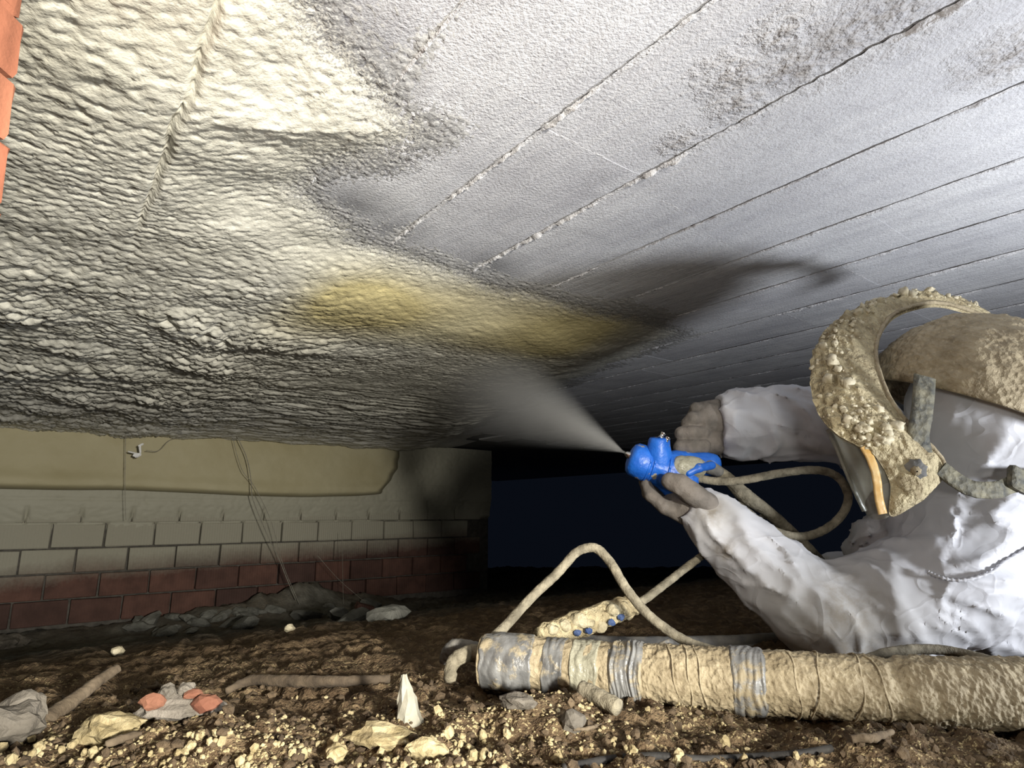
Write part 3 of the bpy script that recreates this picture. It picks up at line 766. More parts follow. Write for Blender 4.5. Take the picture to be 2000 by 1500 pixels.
lap = [P(1630, 1308, .70), P(1680, 1294, .735), P(1730, 1276, .76), P(1790, 1268, .775), P(1850, 1271, .775), P(1905, 1283, .76), P(1960, 1297, .735), P(2030, 1310, .715)]
tube('thin_cable', lap, .0058, M['tan_rubber'], None, 12, cd, 70, label='thin dusty cable bowed up over the fat hose beside the white suit', cat='cable')
q = [flo(x, y, .001) for x, y in ((1100, 1504), (1190, 1490), (1280, 1482), (1370, 1486), (1470, 1482), (1560, 1476), (1625, 1472))]
tube('black_cord', catmull(q, 40), .0034, mat_simple('black_cord_rubber', (.015, .015, .016), (.04, .037, .034), 30, .7), None, 10, label='dark cord half buried in the soil in the foreground', cat='cord')

# ------------------------------------------------------------------ spray gun
gun = thing('spray_gun', tuple(P(1310, 925, 1.06)), 'blue-taped foam spray gun held in both gloved hands', 'spray gun')
def gchild(name, prims, mat, h=.0022, k=.006, noise=None):
    V, F = sdf_mesh(name, prims, k, h, noise); return child(link(name, mesh(name, V, F), mat), gun)
gn = lambda x, y, z: .0016*perlin(x*60, y*60, z*60) + .0008*perlin(x*180, y*180, z*180)
gd = (P(1400, 940, 1.06)-P(1232, 893, 1.06)); gd /= np.linalg.norm(gd)
def gp(px, py, Y=1.06): return P(px, py, Y)
def lathe(name, c0, c1, prof, mat, seg=40, wob=.0008):
    ax = c1-c0; L = np.linalg.norm(ax); ax /= L; n1 = np.cross(ax, [0, 0, 1.]); n1 /= np.linalg.norm(n1); n2 = np.cross(ax, n1)
    a = np.linspace(0, 2*math.pi, seg, endpoint=False); V2 = []
    for t, r in prof:
        q = c0+ax*L*t + (n1[None]*np.cos(a)[:, None]+n2[None]*np.sin(a)[:, None])*r
        q = q + (q-c0-ax*L*t)*(wob/max(r, .01)*(perlin(q[:, 0]*90, q[:, 1]*90, q[:, 2]*90)*1.5))[:, None]; V2.append(q)
    return child(link(name, mesh(name, np.vstack(V2), grid_faces(len(prof), seg, True)), mat), gun)
fa = gp(1226, 888, 1.055)
lathe('front_cap', gp(1229, 893), gp(1268, 909), [(-.02, .001), (-.02, .016), (.06, .0235), (.22, .0285), (.55, .0300), (.86, .0302), (.93, .0285), (1, .0270), (1, .002)], M['blue'])
gchild('gun_body', [([gp(1276, 911), gp(1330, 928)], [.0285, .031]), ([gp(1318, 902, 1.07), gp(1385, 906, 1.075)], [.020, .020]), ([gp(1305, 935), gp(1335, 968)], [.024, .021]), ([gp(1325, 975), gp(1345, 985)], [.017, .015])], M['blue'], .0022, .01, gn)
lathe('side_port', gp(1287, 905, 1.05), gp(1287, 855, 1.04), [(0, .020), (.4, .0215), (.7, .0185), (.93, .0172), (1, .0150), (1, .001)], M['blue'])
for (px, py, dx, dy) in ((1290, 855, 1296, 846), (1300, 862, 1305, 855)):
    f = tube('steel_fitting', [gp(px, py, 1.03), gp((px+dx)/2, (py+dy)/2, 1.03), gp(dx, dy, 1.03)], [.0045, .0032, .0048], M['steel'], None, 12, None, 12); child(f, gun)
def gring(c0, c1, r, th, mat, name):
    ax = c1-c0; ax /= np.linalg.norm(ax); n1 = np.cross(ax, [0, 0, 1.]); n1 /= np.linalg.norm(n1); n2 = np.cross(ax, n1)
    a = np.linspace(0, 2*math.pi, 49); pts = c0 + (n1[None]*np.cos(a)[:, None]+n2[None]*np.sin(a)[:, None])*r
    child(tube(name, pts, th, mat, None, 8), gun)
for px, py, r in ((1263, 907, .0285), (1272, 909, .0285), (1300, 918, .0298)):
    gring(gp(px, py), gp(px+10, py+3), r, .0022, M['blue'], 'tape_edge')
gchild('clear_wrap', [([gp(1332, 912, 1.043), gp(1358, 914, 1.046)], [.0195, .018])], M['wrap'], .002, .004, gn)
gchild('tape_strip', [([gp(1345, 924, 1.03), gp(1365, 914, 1.03), gp(1390, 909, 1.045)], [.006, .007, .007])], M['blue'], .0016, .004)
gchild('rear_coupling', [([gp(1385, 912, 1.06), gp(1402, 920, 1.06)], [.012, .010])], M['rubber'], .0018, .004)
child(tube('nozzle_tip', [gp(1236, 893), gp(1227, 888), gp(1222, 885)], [.008, .006, .0035], M['steel'], None, 16, None, 14), gun)
# hoses leaving the gun
h1 = [P(1362, 934, 1.05), P(1400, 940, 1.045), P(1450, 938, 1.04), P(1520, 925, 1.035), P(1590, 918, 1.03), P(1634, 930, 1.03), P(1656, 965, 1.035), P(1648, 1000, 1.04), P(1618, 1030, 1.04), P(1575, 1047, 1.035), P(1530, 1043, 1.03), P(1492, 1025, 1.03), P(1470, 1008, 1.04), P(1440, 985, 1.075)]
tube('air_hose', h1, .0068, M['tan_rubber'], None, 12, cd, 120, label='slim dusty hose looping from the blue gun under the face shield', cat='hose')
h2 = [P(1398, 918, 1.065), P(1425, 938, 1.07), P(1455, 968, 1.075), P(1500, 1000, 1.09), P(1545, 1040, 1.11), P(1585, 1080, 1.13), P(1625, 1130, 1.16), P(1670, 1200, 1.2)]
tube('material_hose', h2, [.010, .011, .0135, .0105, .0105, .0105, .0105, .0105], M['tan_rubber'], None, 14, cd, 90, label='thicker dusty hose running from the blue gun down behind the arm', cat='hose')

# ------------------------------------------------------------------ the worker
person = thing('person', (P(1900, 1290, 1.0)[0], 1.0, 0.0), 'person in white hooded coverall and crusted face shield, lying propped, spraying foam', 'person')
R_ = lambda *a: np.array(P(*a))
body = [
    ([R_(1352, 992, 1.035), R_(1400, 1030, 1.02), R_(1470, 1088, 1.00), R_(1545, 1150, .985), R_(1612, 1205, .975), R_(1650, 1222, .98)], [.034, .041, .047, .053, .060, .058]),      # left forearm
    ([R_(1650, 1222, .98), R_(1730, 1190, .965), R_(1850, 1130, .95)], [.058, .072, .092]),                                            # left upper arm
    ([R_(1400, 833, 1.115), R_(1440, 832, 1.11), R_(1520, 826, 1.10), R_(1620, 822, 1.08), R_(1700, 850, 1.10), R_(1790, 960, 1.14)], [.050, .055, .057, .060, .062, .075]),           # right arm
    ([R_(1745, 1085, 1.09), R_(1860, 1120, 1.06)], [.075, .12]),                                                                      # chest and shoulders
    ([R_(1860, 1120, 1.05), R_(2060, 1180, 1.05), R_(2300, 1230, 1.08), R_(2500, 1250, 1.12)], [.125, .15, .14, .135]),                # back and waist
    ([R_(2500, 1250, 1.12), R_(2650, 1200, 1.35)], [.12, .085]), ([R_(2560, 1262, 1.15), R_(2720, 1285, 1.15)], [.11, .075]),          # thighs
    ([R_(1905, 1040, .965), R_(1915, 960, .92)], [.085, .068]),                                                                       # collar
    ([R_(1800, 1020, .985), R_(1900, 1025, .93), R_(2010, 1030, .95)], [.036, .045, .045]),                                            # rolled hood collar
    ([R_(1918, 800, .90), R_(1935, 850, .90)], [.098, .092]),                                                                         # hood over the head
    ([R_(1640, 1108, 1.24), R_(1720, 1112, 1.22), R_(1800, 1150, 1.18)], [.032, .04, .06]),                                           # far knee
]
cuffL = (R_(1352, 992, 1.035), (R_(1400, 1030, 1.02)-R_(1352, 992, 1.035))); cuffR = (R_(1406, 833, 1.115), R_(1440, 832, 1.11)-R_(1406, 833, 1.115))
def cut(d, x, y, z):
    for (c, n), ext in ((cuffL, .09), (cuffR, .09)):
        n = n/np.linalg.norm(n)
        pl = -((x-c[0])*n[0]+(y-c[1])*n[1]+(z-c[2])*n[2])
        rr = np.sqrt((x-c[0])**2+(y-c[1])**2+(z-c[2])**2)
        d = np.where(rr < ext, np.maximum(d, pl), d)
    # lies on the ground
    d = np.where(z < .012, np.maximum(d, .012-z), d)
    return d
_ax = R_(1612, 1205, .975)-R_(1352, 992, 1.035); _ax /= np.linalg.norm(_ax)
_b1 = np.cross(_ax, [0, 1., 0]); _b1 /= np.linalg.norm(_b1); _b2 = np.cross(_ax, _b1)
_cr = R_(1690, 1105, 1.0)
def folds(x, y, z):
    # pulled folds: along the sleeves on the arms, radiating from the bent elbow over the back
    wx = x+.035*perlin(x*7, y*7, z*7); wy = y+.035*perlin(x*7+9, y*7, z*7); wz = z+.035*perlin(x*7, y*7+5, z*7)
    al = wx*_ax[0]+wy*_ax[1]+wz*_ax[2]; p1 = wx*_b1[0]+wy*_b1[1]+wz*_b1[2]; p2 = wx*_b2[0]+wy*_b2[1]+wz*_b2[2]
    na = perlin(al*8+p1*10, p1*19, p2*15); na2 = perlin(al*20-p1*16, p1*38, p2*30)
    dx, dz = wx-_cr[0], wz-_cr[2]; th = np.arctan2(dz, dx); r = np.hypot(dx, dz)
    nt = perlin(th*4.2, r*9+3, wy*6); nt2 = perlin(th*9.5, r*20, wy*12+4)
    k = sstep(.50, .62, x)*sstep(.02, .06, r)
    col = np.exp(-((z-(CAMZ+.015))/.045)**2)*sstep(.5, .6, x); nc = perlin(wx*9, wy*9, wz*42)
    n1 = na+(nt-na)*k; n2 = na2+(nt2-na2)*k
    head = sstep(CAMZ+.06, CAMZ+.12, z)*sstep(.5, .6, x)
    amp = 1-.6*head
    return .005 - amp*(.006*perlin(wx*7, wy*7, wz*7) + .009*(1-np.abs(n1))**4 + .0042*np.clip(1-np.abs(n2)*1.2, 0, 1)**4) - .007*col*(1-np.abs(nc))**3
def fb(d, x, y, z): return cut(d, x, y, z)
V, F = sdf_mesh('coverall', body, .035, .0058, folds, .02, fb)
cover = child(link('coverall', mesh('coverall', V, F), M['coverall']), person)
cover['label'] = 'crumpled white hooded coverall with dirty elbow'
# stitched collar seam
sm = [P(1822, 1118, .872), P(1850, 1130, .858), P(1890, 1135, .85), P(1940, 1122, .846), P(1990, 1098, .845), P(2040, 1070, .85)]
def on_body(p, V=V):
    """drop a point onto the near side of the suit along the depth axis"""
    d = (V[:, 0]-p[0])**2+(V[:, 2]-p[2])**2; m = d < .012**2
    return np.array([p[0], V[m][:, 1].min()-.0005 if m.any() else p[1], p[2]])
smp = np.array([on_body(p) for p in catmull(sm, 60)])
smp[:, 1] = np.convolve(np.pad(smp[:, 1], 3, 'edge'), np.ones(7)/7, 'valid')
t_ = np.arange(60); rad = .0022+.0009*np.sin(t_*2.1)
V2, F2 = tube_vf(smp, rad, 8); child(link('stitched_seam', quads_to_mesh('stitched_seam', V2, F2), M['coverall']), person)
# head inside the hood: face turned to the left, hidden behind the shield
hd = [([R_(1880, 815, .93), R_(1862, 880, .93)], [.062, .050]), ([R_(1800, 850, .94), R_(1850, 850, .93)], [.016, .03]), ([R_(1812, 905, .94), R_(1855, 895, .93)], [.03, .045]), ([R_(1805, 872, .94), R_(1788, 868, .94)], [.012, .010])]
V2, F2 = sdf_mesh('face', hd, .02, .005); child(link('face', mesh('face', V2, F2), M['skin']), person)
for Y in (.885, .945):
    me = rock_mesh('eye', 3, 2, .0, 1, (.012, .012, .012), True); e = link('eye', me, mat_simple('eye_white', (.7, .7, .68), (.75, .75, .73), 5, .3, 0)); e.location = P(1808, 815, Y); child(e, person)
# gloves
def hand(name, prims, label):
    V2, F2 = sdf_mesh(name, prims, .0045, .0020, lambda x, y, z: .0010*perlin(x*90, y*90, z*90)+.0012*np.abs(perlin(x*45, y*45, z*45)))
    o = child(link(name, mesh(name, V2, F2), M['glove']), person); o['label'] = label; return o
lh = [([R_(1378, 1010, 1.03), R_(1345, 990, 1.04), R_(1322, 985, 1.055)], [.030, .029, .024]),
      ([R_(1382, 985, 1.005), R_(1350, 962, .998), R_(1327, 946, .998), R_(1309, 940, 1.004)], [.019, .0175, .0165, .0145])]
for i, (dx, dy, Y, r) in enumerate(((0, 0, 1.035, .0115), (-4, -4, 1.058, .0118), (-2, -6, 1.08, .0112), (10, -2, 1.10, .0098))):
    lh.append(([R_(1332+dx, 1008+dy, Y), R_(1298+dx, 990+dy, Y), R_(1272+dx, 968+dy, Y+.012), R_(1262+dx, 946+dy, Y+.022)], [r*1.12, r, r*.97, r*.85]))
hand('glove', lh, 'grey glove cupping the gun from below')
rh = [([R_(1432, 832, 1.115), R_(1395, 824, 1.105), R_(1378, 822, 1.10)], [.030, .034, .034]), ([R_(1398, 800, 1.105), R_(1380, 808, 1.10)], [.020, .024]), ([R_(1398, 862, 1.10), R_(1378, 862, 1.095)], [.024, .022])]
for i, (y0, y1, x0, x1, Y, r) in enumerate(((872, 873, 1372, 1331, 1.075, .0130), (846, 847, 1372, 1332, 1.078, .0125), (818, 826, 1366, 1345, 1.083, .0120), (798, 812, 1368, 1356, 1.095, .0105))):
    rh.append(([R_(x0, y0, Y), R_((x0+x1)/2-2, y0, Y-.006), R_(x1, y1, Y), R_(x1+8, y1+3, Y+.022), R_(x1+28, y1+4, Y+.03)], [r*1.08, r*1.04, r, r*.95, r*.85]))
rh.append(([R_(1395, 872, 1.12), R_(1372, 886, 1.125), R_(1348, 892, 1.118)], [.017, .014, .012]))
hand('glove', rh, 'dark grey glove closed on the gun handle')
# headgear
gear = bpy.data.objects.new('face_shield', None); COL.objects.link(gear); child(gear, person); gear.location = R_(1830, 800, .88); gear.matrix_parent_inverse = Matrix.Translation(-Vector(person.location))
gear['label'] = 'face shield headgear buried in tan foam crust'
GL = Vector(R_(1830, 800, .88))
def hchild(o): o.parent = gear; o.matrix_parent_inverse = Matrix.Translation(-GL); return o
rim = [(1843, 935, .795), (1845, 915, .795), (1836, 892, .795), (1812, 866, .797), (1790, 843, .80), (1757, 807, .812), (1730, 763, .832), (1711, 700, .87), (1716, 655, .90), (1740, 618, .93), (1783, 598, .96), (1840, 592, .985), (1917, 615, 1.0), (1960, 648, 1.0)]
fro = [(1803, 978, .79), (1740, 1008, .785), (1738, 945, .785), (1710, 893, .787), (1672, 870, .79), (1630, 846, .80), (1597, 805, .83), (1583, 740, .87), (1597, 672, .91), (1645, 622, .95), (1712, 594, .985), (1797, 580, 1.015), (1905, 601, 1.03), (1959, 646, 1.015)]
nT, nS = 190, 44
rc = catmull([R_(*a) for a in rim], nT); fc = catmull([R_(*a) for a in fro], nT)
cen = R_(1870, 790, .90)
k = np.linspace(0, 1, nS)[None, :, None]
base = rc[:, None]*(1-k) + fc[:, None]*k
wid = np.linalg.norm(fc-rc, axis=1)[:, None, None]
outd = base - cen; outd = outd/np.linalg.norm(outd, axis=-1, keepdims=True)
outd = outd*.5 + np.array([-.1, -.55, .35]); outd /= np.linalg.norm(outd, axis=-1, keepdims=True)
bulge = 4*k*(1-k)*wid*.17
# rolled edge: the sheet turns under at both ends
S0 = base + outd*bulge
x, y, z = S0[..., 0], S0[..., 1], S0[..., 2]
w1 = np.abs(perlin(x*60, y*60, z*60)); w2 = perlin(x*150, y*150, z*150); w3 = perlin(x*32, y*32, z*32)
kk = k[..., 0]
tt = np.linspace(0, 1, nT)[:, None]
crm = sstep(.10, .38, kk)*(.35+.65*sstep(.16, .3, tt))*sstep(1.0, .82, tt)
cr = crm*(.0085*w1*1.5 + .0030*w2 + .006*np.clip(w3, 0, 1)) + .0004*w2
S1 = S0 + outd*cr[..., None]
Sin = base + outd*(bulge-.006)*.98 - outd*.002
VV = np.vstack([S1.reshape(-1, 3), Sin.reshape(-1, 3)]); o_ = nT*nS
Fg = grid_faces(nT, nS)
i = np.arange(nT-1); j = np.arange(nS-1)
FF = np.vstack([Fg, Fg[:, ::-1]+o_, np.stack([(i+1)*nS, i*nS, i*nS+o_, (i+1)*nS+o_], 1), np.stack([i*nS+nS-1, (i+1)*nS+nS-1, (i+1)*nS+nS-1+o_, i*nS+nS-1+o_], 1),
                np.stack([j, j+1, j+1+o_, j+o_], 1), np.stack([(nT-1)*nS+j+1, (nT-1)*nS+j, (nT-1)*nS+j+o_, (nT-1)*nS+j+1+o_], 1)])
bg = hchild(link('brow_guard', mesh('brow_guard', VV, FF), M['crust'])); bg['label'] = 'wide arched brow guard thick with foam lumps'
# pale lip along the rear rim
V2, F2 = tube_vf(rc[4:-1], .0034, 10, lambda s, a, p: .0008*perlin(p[..., 0]*120, p[..., 1]*120, p[..., 2]*120)); hchild(link('rim_lip', quads_to_mesh('rim_lip', V2, F2), M['crust_smooth']))
# foam lumps on the guard
r_ = np.random.default_rng(11)
VL, FL = [], []; off = 0
for q in range(230):
    a = int(r_.integers(50, nT-16)); b = int(np.clip(r_.normal(.62, .2), .22, .97)*(nS-1))
    big = r_.random() < .12
    s_ = (r_.uniform(.0045, .0075) if big else r_.uniform(.0012, .0035))*(1 if a > 30 else .6)
    v, f = ICO2
    qv = v*(1+.75*perlin(v[:, 0]*1.5+q, v[:, 1]*1.5, v[:, 2]*1.5))[:, None]*s_*r_.uniform(.6, 1.5, 3)
    VL.append(qv+S1[a, b]); FL.append(f+off); off += len(v)
hchild(link('foam_lumps', mesh('foam_lumps', np.vstack(VL), np.vstack(FL)), M['white_crumb'], kind='stuff'))
# side knob
c = R_(1786, 918, .779); 
for nm, rr, dy, mt in (('pivot_knob', .014, 0, M['rubber']), ('pivot_screw', .006, -.006, M['crust_smooth'])):
    a = np.linspace(0, 2*math.pi, 24, endpoint=False); prof = [(rr, .012), (rr*1.02, .0), (rr*.85, -.006), (.001, -.007)]
    ax = np.array([-.35, -.9, -.2]); ax /= np.linalg.norm(ax); n1 = np.cross(ax, [0, 0, 1.]); n1 /= np.linalg.norm(n1); n2 = np.cross(ax, n1)
    V2 = np.vstack([c + ax*(-h_-dy) + (n1[None]*np.cos(a)[:, None]+n2[None]*np.sin(a)[:, None])*(r1*(1+.08*np.sign(np.sin(a*8))*(r1 > .005)))[:, None] for r1, h_ in prof])
    hchild(link(nm, mesh(nm, V2, grid_faces(4, 24, True)), mt))
# crusted crown dome
dc = R_(1896, 802, .905); ax = np.array([.36, -.22, .88]); ax /= np.linalg.norm(ax)
e1 = np.cross(ax, [0, 1., 0]); e1 /= np.linalg.norm(e1); e2 = np.cross(ax, e1)
nth, nph = 70, 150
th = np.linspace(.01, math.radians(92), nth)[:, None]; ph = np.linspace(0, 2*math.pi, nph, endpoint=False)[None, :]
D = np.cos(th)[..., None]*ax + np.sin(th)[..., None]*(np.cos(ph)[..., None]*e1+np.sin(ph)[..., None]*e2)
def dome(r, crust):
    q = dc + D*r
    if crust:
        d = .0045*np.abs(perlin(q[..., 0]*70, q[..., 1]*70, q[..., 2]*70)) + .0016*perlin(q[..., 0]*210, q[..., 1]*210, q[..., 2]*210) + .003*perlin(q[..., 0]*25, q[..., 1]*25, q[..., 2]*25)
        q = q + D*d[..., None]
    return q.reshape(-1, 3)
Do, Di = dome(.143, True), dome(.136, False); o_ = len(Do)
Fd = grid_faces(nth, nph, True); j = np.arange(nph); j2 = (j+1) % nph; e_ = (nth-1)*nph
hchild(link('crown_dome', mesh('crown_dome', np.vstack([Do, Di]), np.vstack([Fd, Fd[:, ::-1]+o_, np.stack([e_+j, e_+j2, e_+j2+o_, e_+j+o_], 1)])), M['crust_smooth']))
def ribbon(name, pts, width_dir, wd_, mat, th=.004, n=40):
    c = catmull(pts, n); wv = np.array(width_dir, float); wv /= np.linalg.norm(wv)
    T = np.gradient(c, axis=0); T /= np.linalg.norm(T, axis=1)[:, None]
    Wd = wv - T*(T@wv)[:, None]; Wd /= np.linalg.norm(Wd, axis=1)[:, None]; Nn = np.cross(T, Wd)
    prof = [(-.5, -.5), (-.5, .5), (-.25, .62), (.25, .62), (.5, .5), (.5, -.5)]
    V2 = np.stack([c + Wd*wd_*a + Nn*th*b for a, b in prof], 1)
    V2 = V2 + .0008*perlin(V2[..., 0]*150, V2[..., 1]*150, V2[..., 2]*150)[..., None]
    return hchild(link(name, mesh(name, V2.reshape(-1, 3), grid_faces(n, 6, True)), mat))
M['strap'] = mat_crust('crusty_dark_strap', (.05, .052, .05), (.19, .175, .12), 50, .003)
ribbon('crown_strap', [R_(1806, 735, .80), R_(1804, 770, .793), R_(1800, 810, .79), R_(1794, 850, .79), R_(1800, 885, .79)], (1, 0, .05), .027, M['strap'], .0022)
ribbon('head_band', [R_(1838, 915, .787), R_(1870, 940, .785), R_(1905, 956, .784), R_(1950, 956, .788), R_(1985, 945, .803)] + [R_(1935, 862, .90) + np.array([.112*math.cos(a_), .112*math.sin(a_), -.040+.012*math.sin(a_)]) for a_ in (-.55, -.1, .4, .9, 1.4, 1.9)], (0, .1, 1), .021, M['strap'], .003)
me = bevel_box('band_clip', .034, .012, .030, .003, M['strap'], 3, .001); o = link('band_clip', me); o.location = R_(1990, 938, .797); o.rotation_euler = (0, .35, .4); hchild(o)
# visor sheet
uu_ = catmull([R_(*a) for a in ((1735, 905, .787), (1690, 876, .79), (1652, 858, .81), (1622, 842, .84), (1618, 818, .89), (1650, 800, .95), (1720, 790, 1.0))], 60)
ll_ = catmull([R_(*a) for a in ((1738, 1006, .788), (1726, 1013, .792), (1705, 1014, .81), (1690, 1000, .85), (1690, 975, .90), (1715, 950, .96), (1770, 930, 1.0))], 60)
k = np.linspace(0, 1, 14)[None, :, None]; Vv = uu_[:, None]*(1-k)+ll_[:, None]*k
Vv2 = Vv + np.array([.0022, .001, 0]); nV = 60*14
e = np.concatenate([np.arange(14), np.arange(1, 60)*14+13, 59*14+np.arange(12, -1, -1), np.arange(58, 0, -1)*14]); e2_ = np.roll(e, -1)
hchild(link('visor', mesh('visor', np.vstack([Vv.reshape(-1, 3), Vv2.reshape(-1, 3)]), np.vstack([grid_faces(60, 14), grid_faces(60, 14)[:, ::-1]+nV, np.stack([e2_, e, e+nV, e2_+nV], 1)])), M['visor']))
ribbon('visor_edge', [R_(1617, 838, .838), R_(1637, 880, .842), R_(1662, 940, .846), R_(1689, 998, .852)], (1, .2, .3), .007, M['visor'], .003)
ribbon('amber_strip', [R_(1687, 872, .786), R_(1702, 900, .784), R_(1712, 935, .784), R_(1716, 970, .784), R_(1724, 1004, .785)], (1, 0, .2), .0105, M['orange'], .002)

# ------------------------------------------------------------------ debris on the floor
def onu(px, py, u):
    d = ray(px, py); d = d*(u/(d@U)); return np.array([d[0], d[1], d[2]+CAMZ])
def put(name, me, loc, mat, rot=None, **kw):
    o = link(name, me, mat, None, **kw); o.location = loc
    o.rotation_euler = rot if rot is not None else (random.uniform(-.4, .4), random.uniform(-.4, .4), random.uniform(0, 6.3)); return o
# broken brick with mortar
q = on_floor(350, 1400)
frag = thing('brick_fragment', tuple(q), 'broken orange brick piece caked in pale mortar on the dark soil', 'brick')
frag.rotation_euler = (0, 0, .1)
def fr(name, seed, sc, off, mat, amp=.35, sub=3):
    o = link(name, rock_mesh(name, seed, sub, amp, 1.4, sc), mat, frag); o.location = off; return o
fr('mortar_cake', 31, (.040, .020, .0115), (0, 0, .008), mat_simple('pale_mortar', (.13, .115, .095), (.24, .215, .185), 30, .95, .7, 80, .006))
M['chip'] = mat_simple('orange_brick_chip', (.15, .058, .036), (.22, .10, .062), 30, .9, .5, 80)
fr('brick_chip', 33, (.012, .010, .0075), (-.022, -.013, .018), M['chip'], .3, 2)
fr('brick_chip', 35, (.015, .011, .0085), (.029, -.012, .015), M['chip'], .3, 2)
fr('brick_chip', 36, (.009, .008, .005), (.012, -.003, .021), M['chip'], .3, 2)
fr('mortar_lump', 37, (.009, .008, .008), (-.014, 0, .022), M['stone']); fr('mortar_lump', 38, (.008, .008, .007), (.004, .002, .024), M['stone'])
# upright pale shard
q = on_floor(812, 1412)
n = 9; prof = [(0, .017, .012), (.25, .0135, .010), (.5, .0105, .008), (.75, .0065, .005), (1, .0012, .001)]
V2 = np.array([[-.004-.010*t+.9*a*math.cos(p_), b*math.sin(p_), .050*t-.006] for t, a, b in prof for p_ in np.linspace(0, 2*math.pi, n, endpoint=False)])
V2 += .0012*np.random.default_rng(2).normal(size=V2.shape)
put('pale_shard', mesh('pale_shard', V2, grid_faces(5, n, True), False), q+np.array([0, 0, .0]), mat_simple('pale_shard_stone', (.19, .18, .14), (.29, .275, .225), 30, .6, .4, 60), (0, 0, .2), label='pale pointed shard standing upright in the soil', cat='shard')
for px, py, r, mat, nm, lab, cat, sub, sc in (
    (745, 1450, .026, 'crumb', 'foam_slab', 'flat tan slab of cured foam in the foreground', 'foam', 3, (1.2, .75, .40)),
    (655*1.0, 1482, .010, 'crumb', 'foam_lump', 'whitish foam lump at the bottom below the tan slab', 'foam', 3, (1, .8, .8)),
    (833, 1476, .014, 'crumb', 'foam_lump', 'elongated white foam lump lying right of the tan slab', 'foam', 3, (1.3, .6, .6)),
    (1010, 1378, .016, 'stone', 'plaster_lump', 'pale lilac plaster lump on the soil mound by the hose', 'plaster', 3, (1.2, .8, .5)),
    (1118, 1428, .012, 'stone', 'small_stone', 'small brown stone on the soil below the hose stub', 'stone', 2, (1, 1, .9)),
    (12, 1265, .075, 'stone', 'stone', 'pale dusty stone at the foot of the brick wall by the left edge', 'stone', 3, (1.2, .9, .55)),
    (14, 1445, .026, 'stone', 'stone', 'grey stone cut off by the left edge in the foreground', 'stone', 3, (1.1, 1, .8)),
    (40, 1412, .022, 'stone', 'stone', 'light grey stone beside the leaning stick near the left edge', 'stone', 3, (1, .8, .9)),
    (215, 1440, .024, 'crumb', 'foam_lump', 'olive tan foam chunk in the left foreground', 'foam', 3, (1.3, .8, .6)),
    (1085, 1350, .009, 'crumb', 'foam_lump', 'knobbly foam lump tucked under the left part of the hose', 'foam', 3, (1.5, .8, .6)),
    (1030, 1352, .009, 'crumb', 'foam_lump', 'whitish foam lump at the edge of the hose shadow', 'foam', 3, (1.2, .8, .8))):
    q = on_floor(px, py); me = rock_mesh(nm, px*.13, sub, .38, 1.5, tuple(r*k for k in sc))
    put(nm, me, q+np.array([0, 0, r*sc[2]*.45]), M[mat], (0, 0, random.uniform(-.4, .4)), label=lab, cat=cat)
# sticks
def stick(pts, rad, lab, name='stick', mat='wood', n=50, amp=.0012):
    return tube(name, pts, rad, M[mat], None, 10, crusty(amp, 140), n, label=lab, cat='stick')
a_ = on_floor(62, 1432); stick([a_+np.array([-.01, -.006, -.004]), P(110, 1392, .715), P(160, 1355, .75), P(195, 1328, .775), P(228, 1306, .80)], [.0095, .009, .0075, .0065, .0060], 'dusty stick leaning up out of the soil at the left')
stick([flo(x, y, .006) for x, y in ((440, 1362), (490, 1340), (560, 1342), (660, 1344), (760, 1338))], [.004, .006, .007, .0065, .005], 'dark root lying along the soil behind the brick piece', 'root', 'root')
stick([flo(x, y, .003) for x, y in ((262, 1356), (300, 1350), (348, 1349))], [.0022, .003, .002], 'short pale twig just behind the brick piece', 'twig')
stick([flo(x, y, .004) for x, y in ((205, 1465), (250, 1452), (275, 1447))], [.003, .004, .002], 'short brown twig in the left foreground crumbs', 'twig')
stick([flo(x, y, .006) for x, y in ((1665, 1468), (1705, 1460), (1745, 1449))], [.003, .004, .002], 'pale splinter on the soil in front of the fat hose', 'splinter')
stick([flo(x, y, .004) for x, y in ((1120, 1434), (1150, 1432), (1175, 1428))], [.0015, .002, .001], 'fine twig beside the small brown stone', 'twig')
# crumbs of foam: each a thing, shared shapes
cm = [rock_mesh('foam_crumb', 100+k, 1 if k % 2 else 2, .35, 1.5, (1, .85, .75)) for k in range(8)]
for me in cm: me.materials.append(M['crumb'])
rc_ = random.Random(5); cnt = 0; tries = 0
while cnt < 140 and tries < 4000:
    tries += 1
    py = 1392 + 112*rc_.random()**.6; px = rc_.choice((rc_.uniform(0, 1000), rc_.uniform(0, 1000), rc_.uniform(0, 560), rc_.uniform(850, 1650)))
    if py < 1425+ (0 if px > 820 else 10) and px < 820 and rc_.random() < .8: continue
    q = on_floor(px, py); r = .0020+.0044*rc_.random()**2.4
    o = bpy.data.objects.new('foam_crumb', rc_.choice(cm)); COL.objects.link(o)
    o.location = q+np.array([0, 0, r*.45]); o.scale = (r, r, r); o.rotation_euler = [rc_.uniform(0, 6) for _ in range(3)]
    o['label'] = 'tiny pale yellow foam crumb strewn on the foreground soil'; o['category'] = 'foam crumb'; o['group'] = 'foam crumbs strewn on the foreground soil'
    cnt += 1
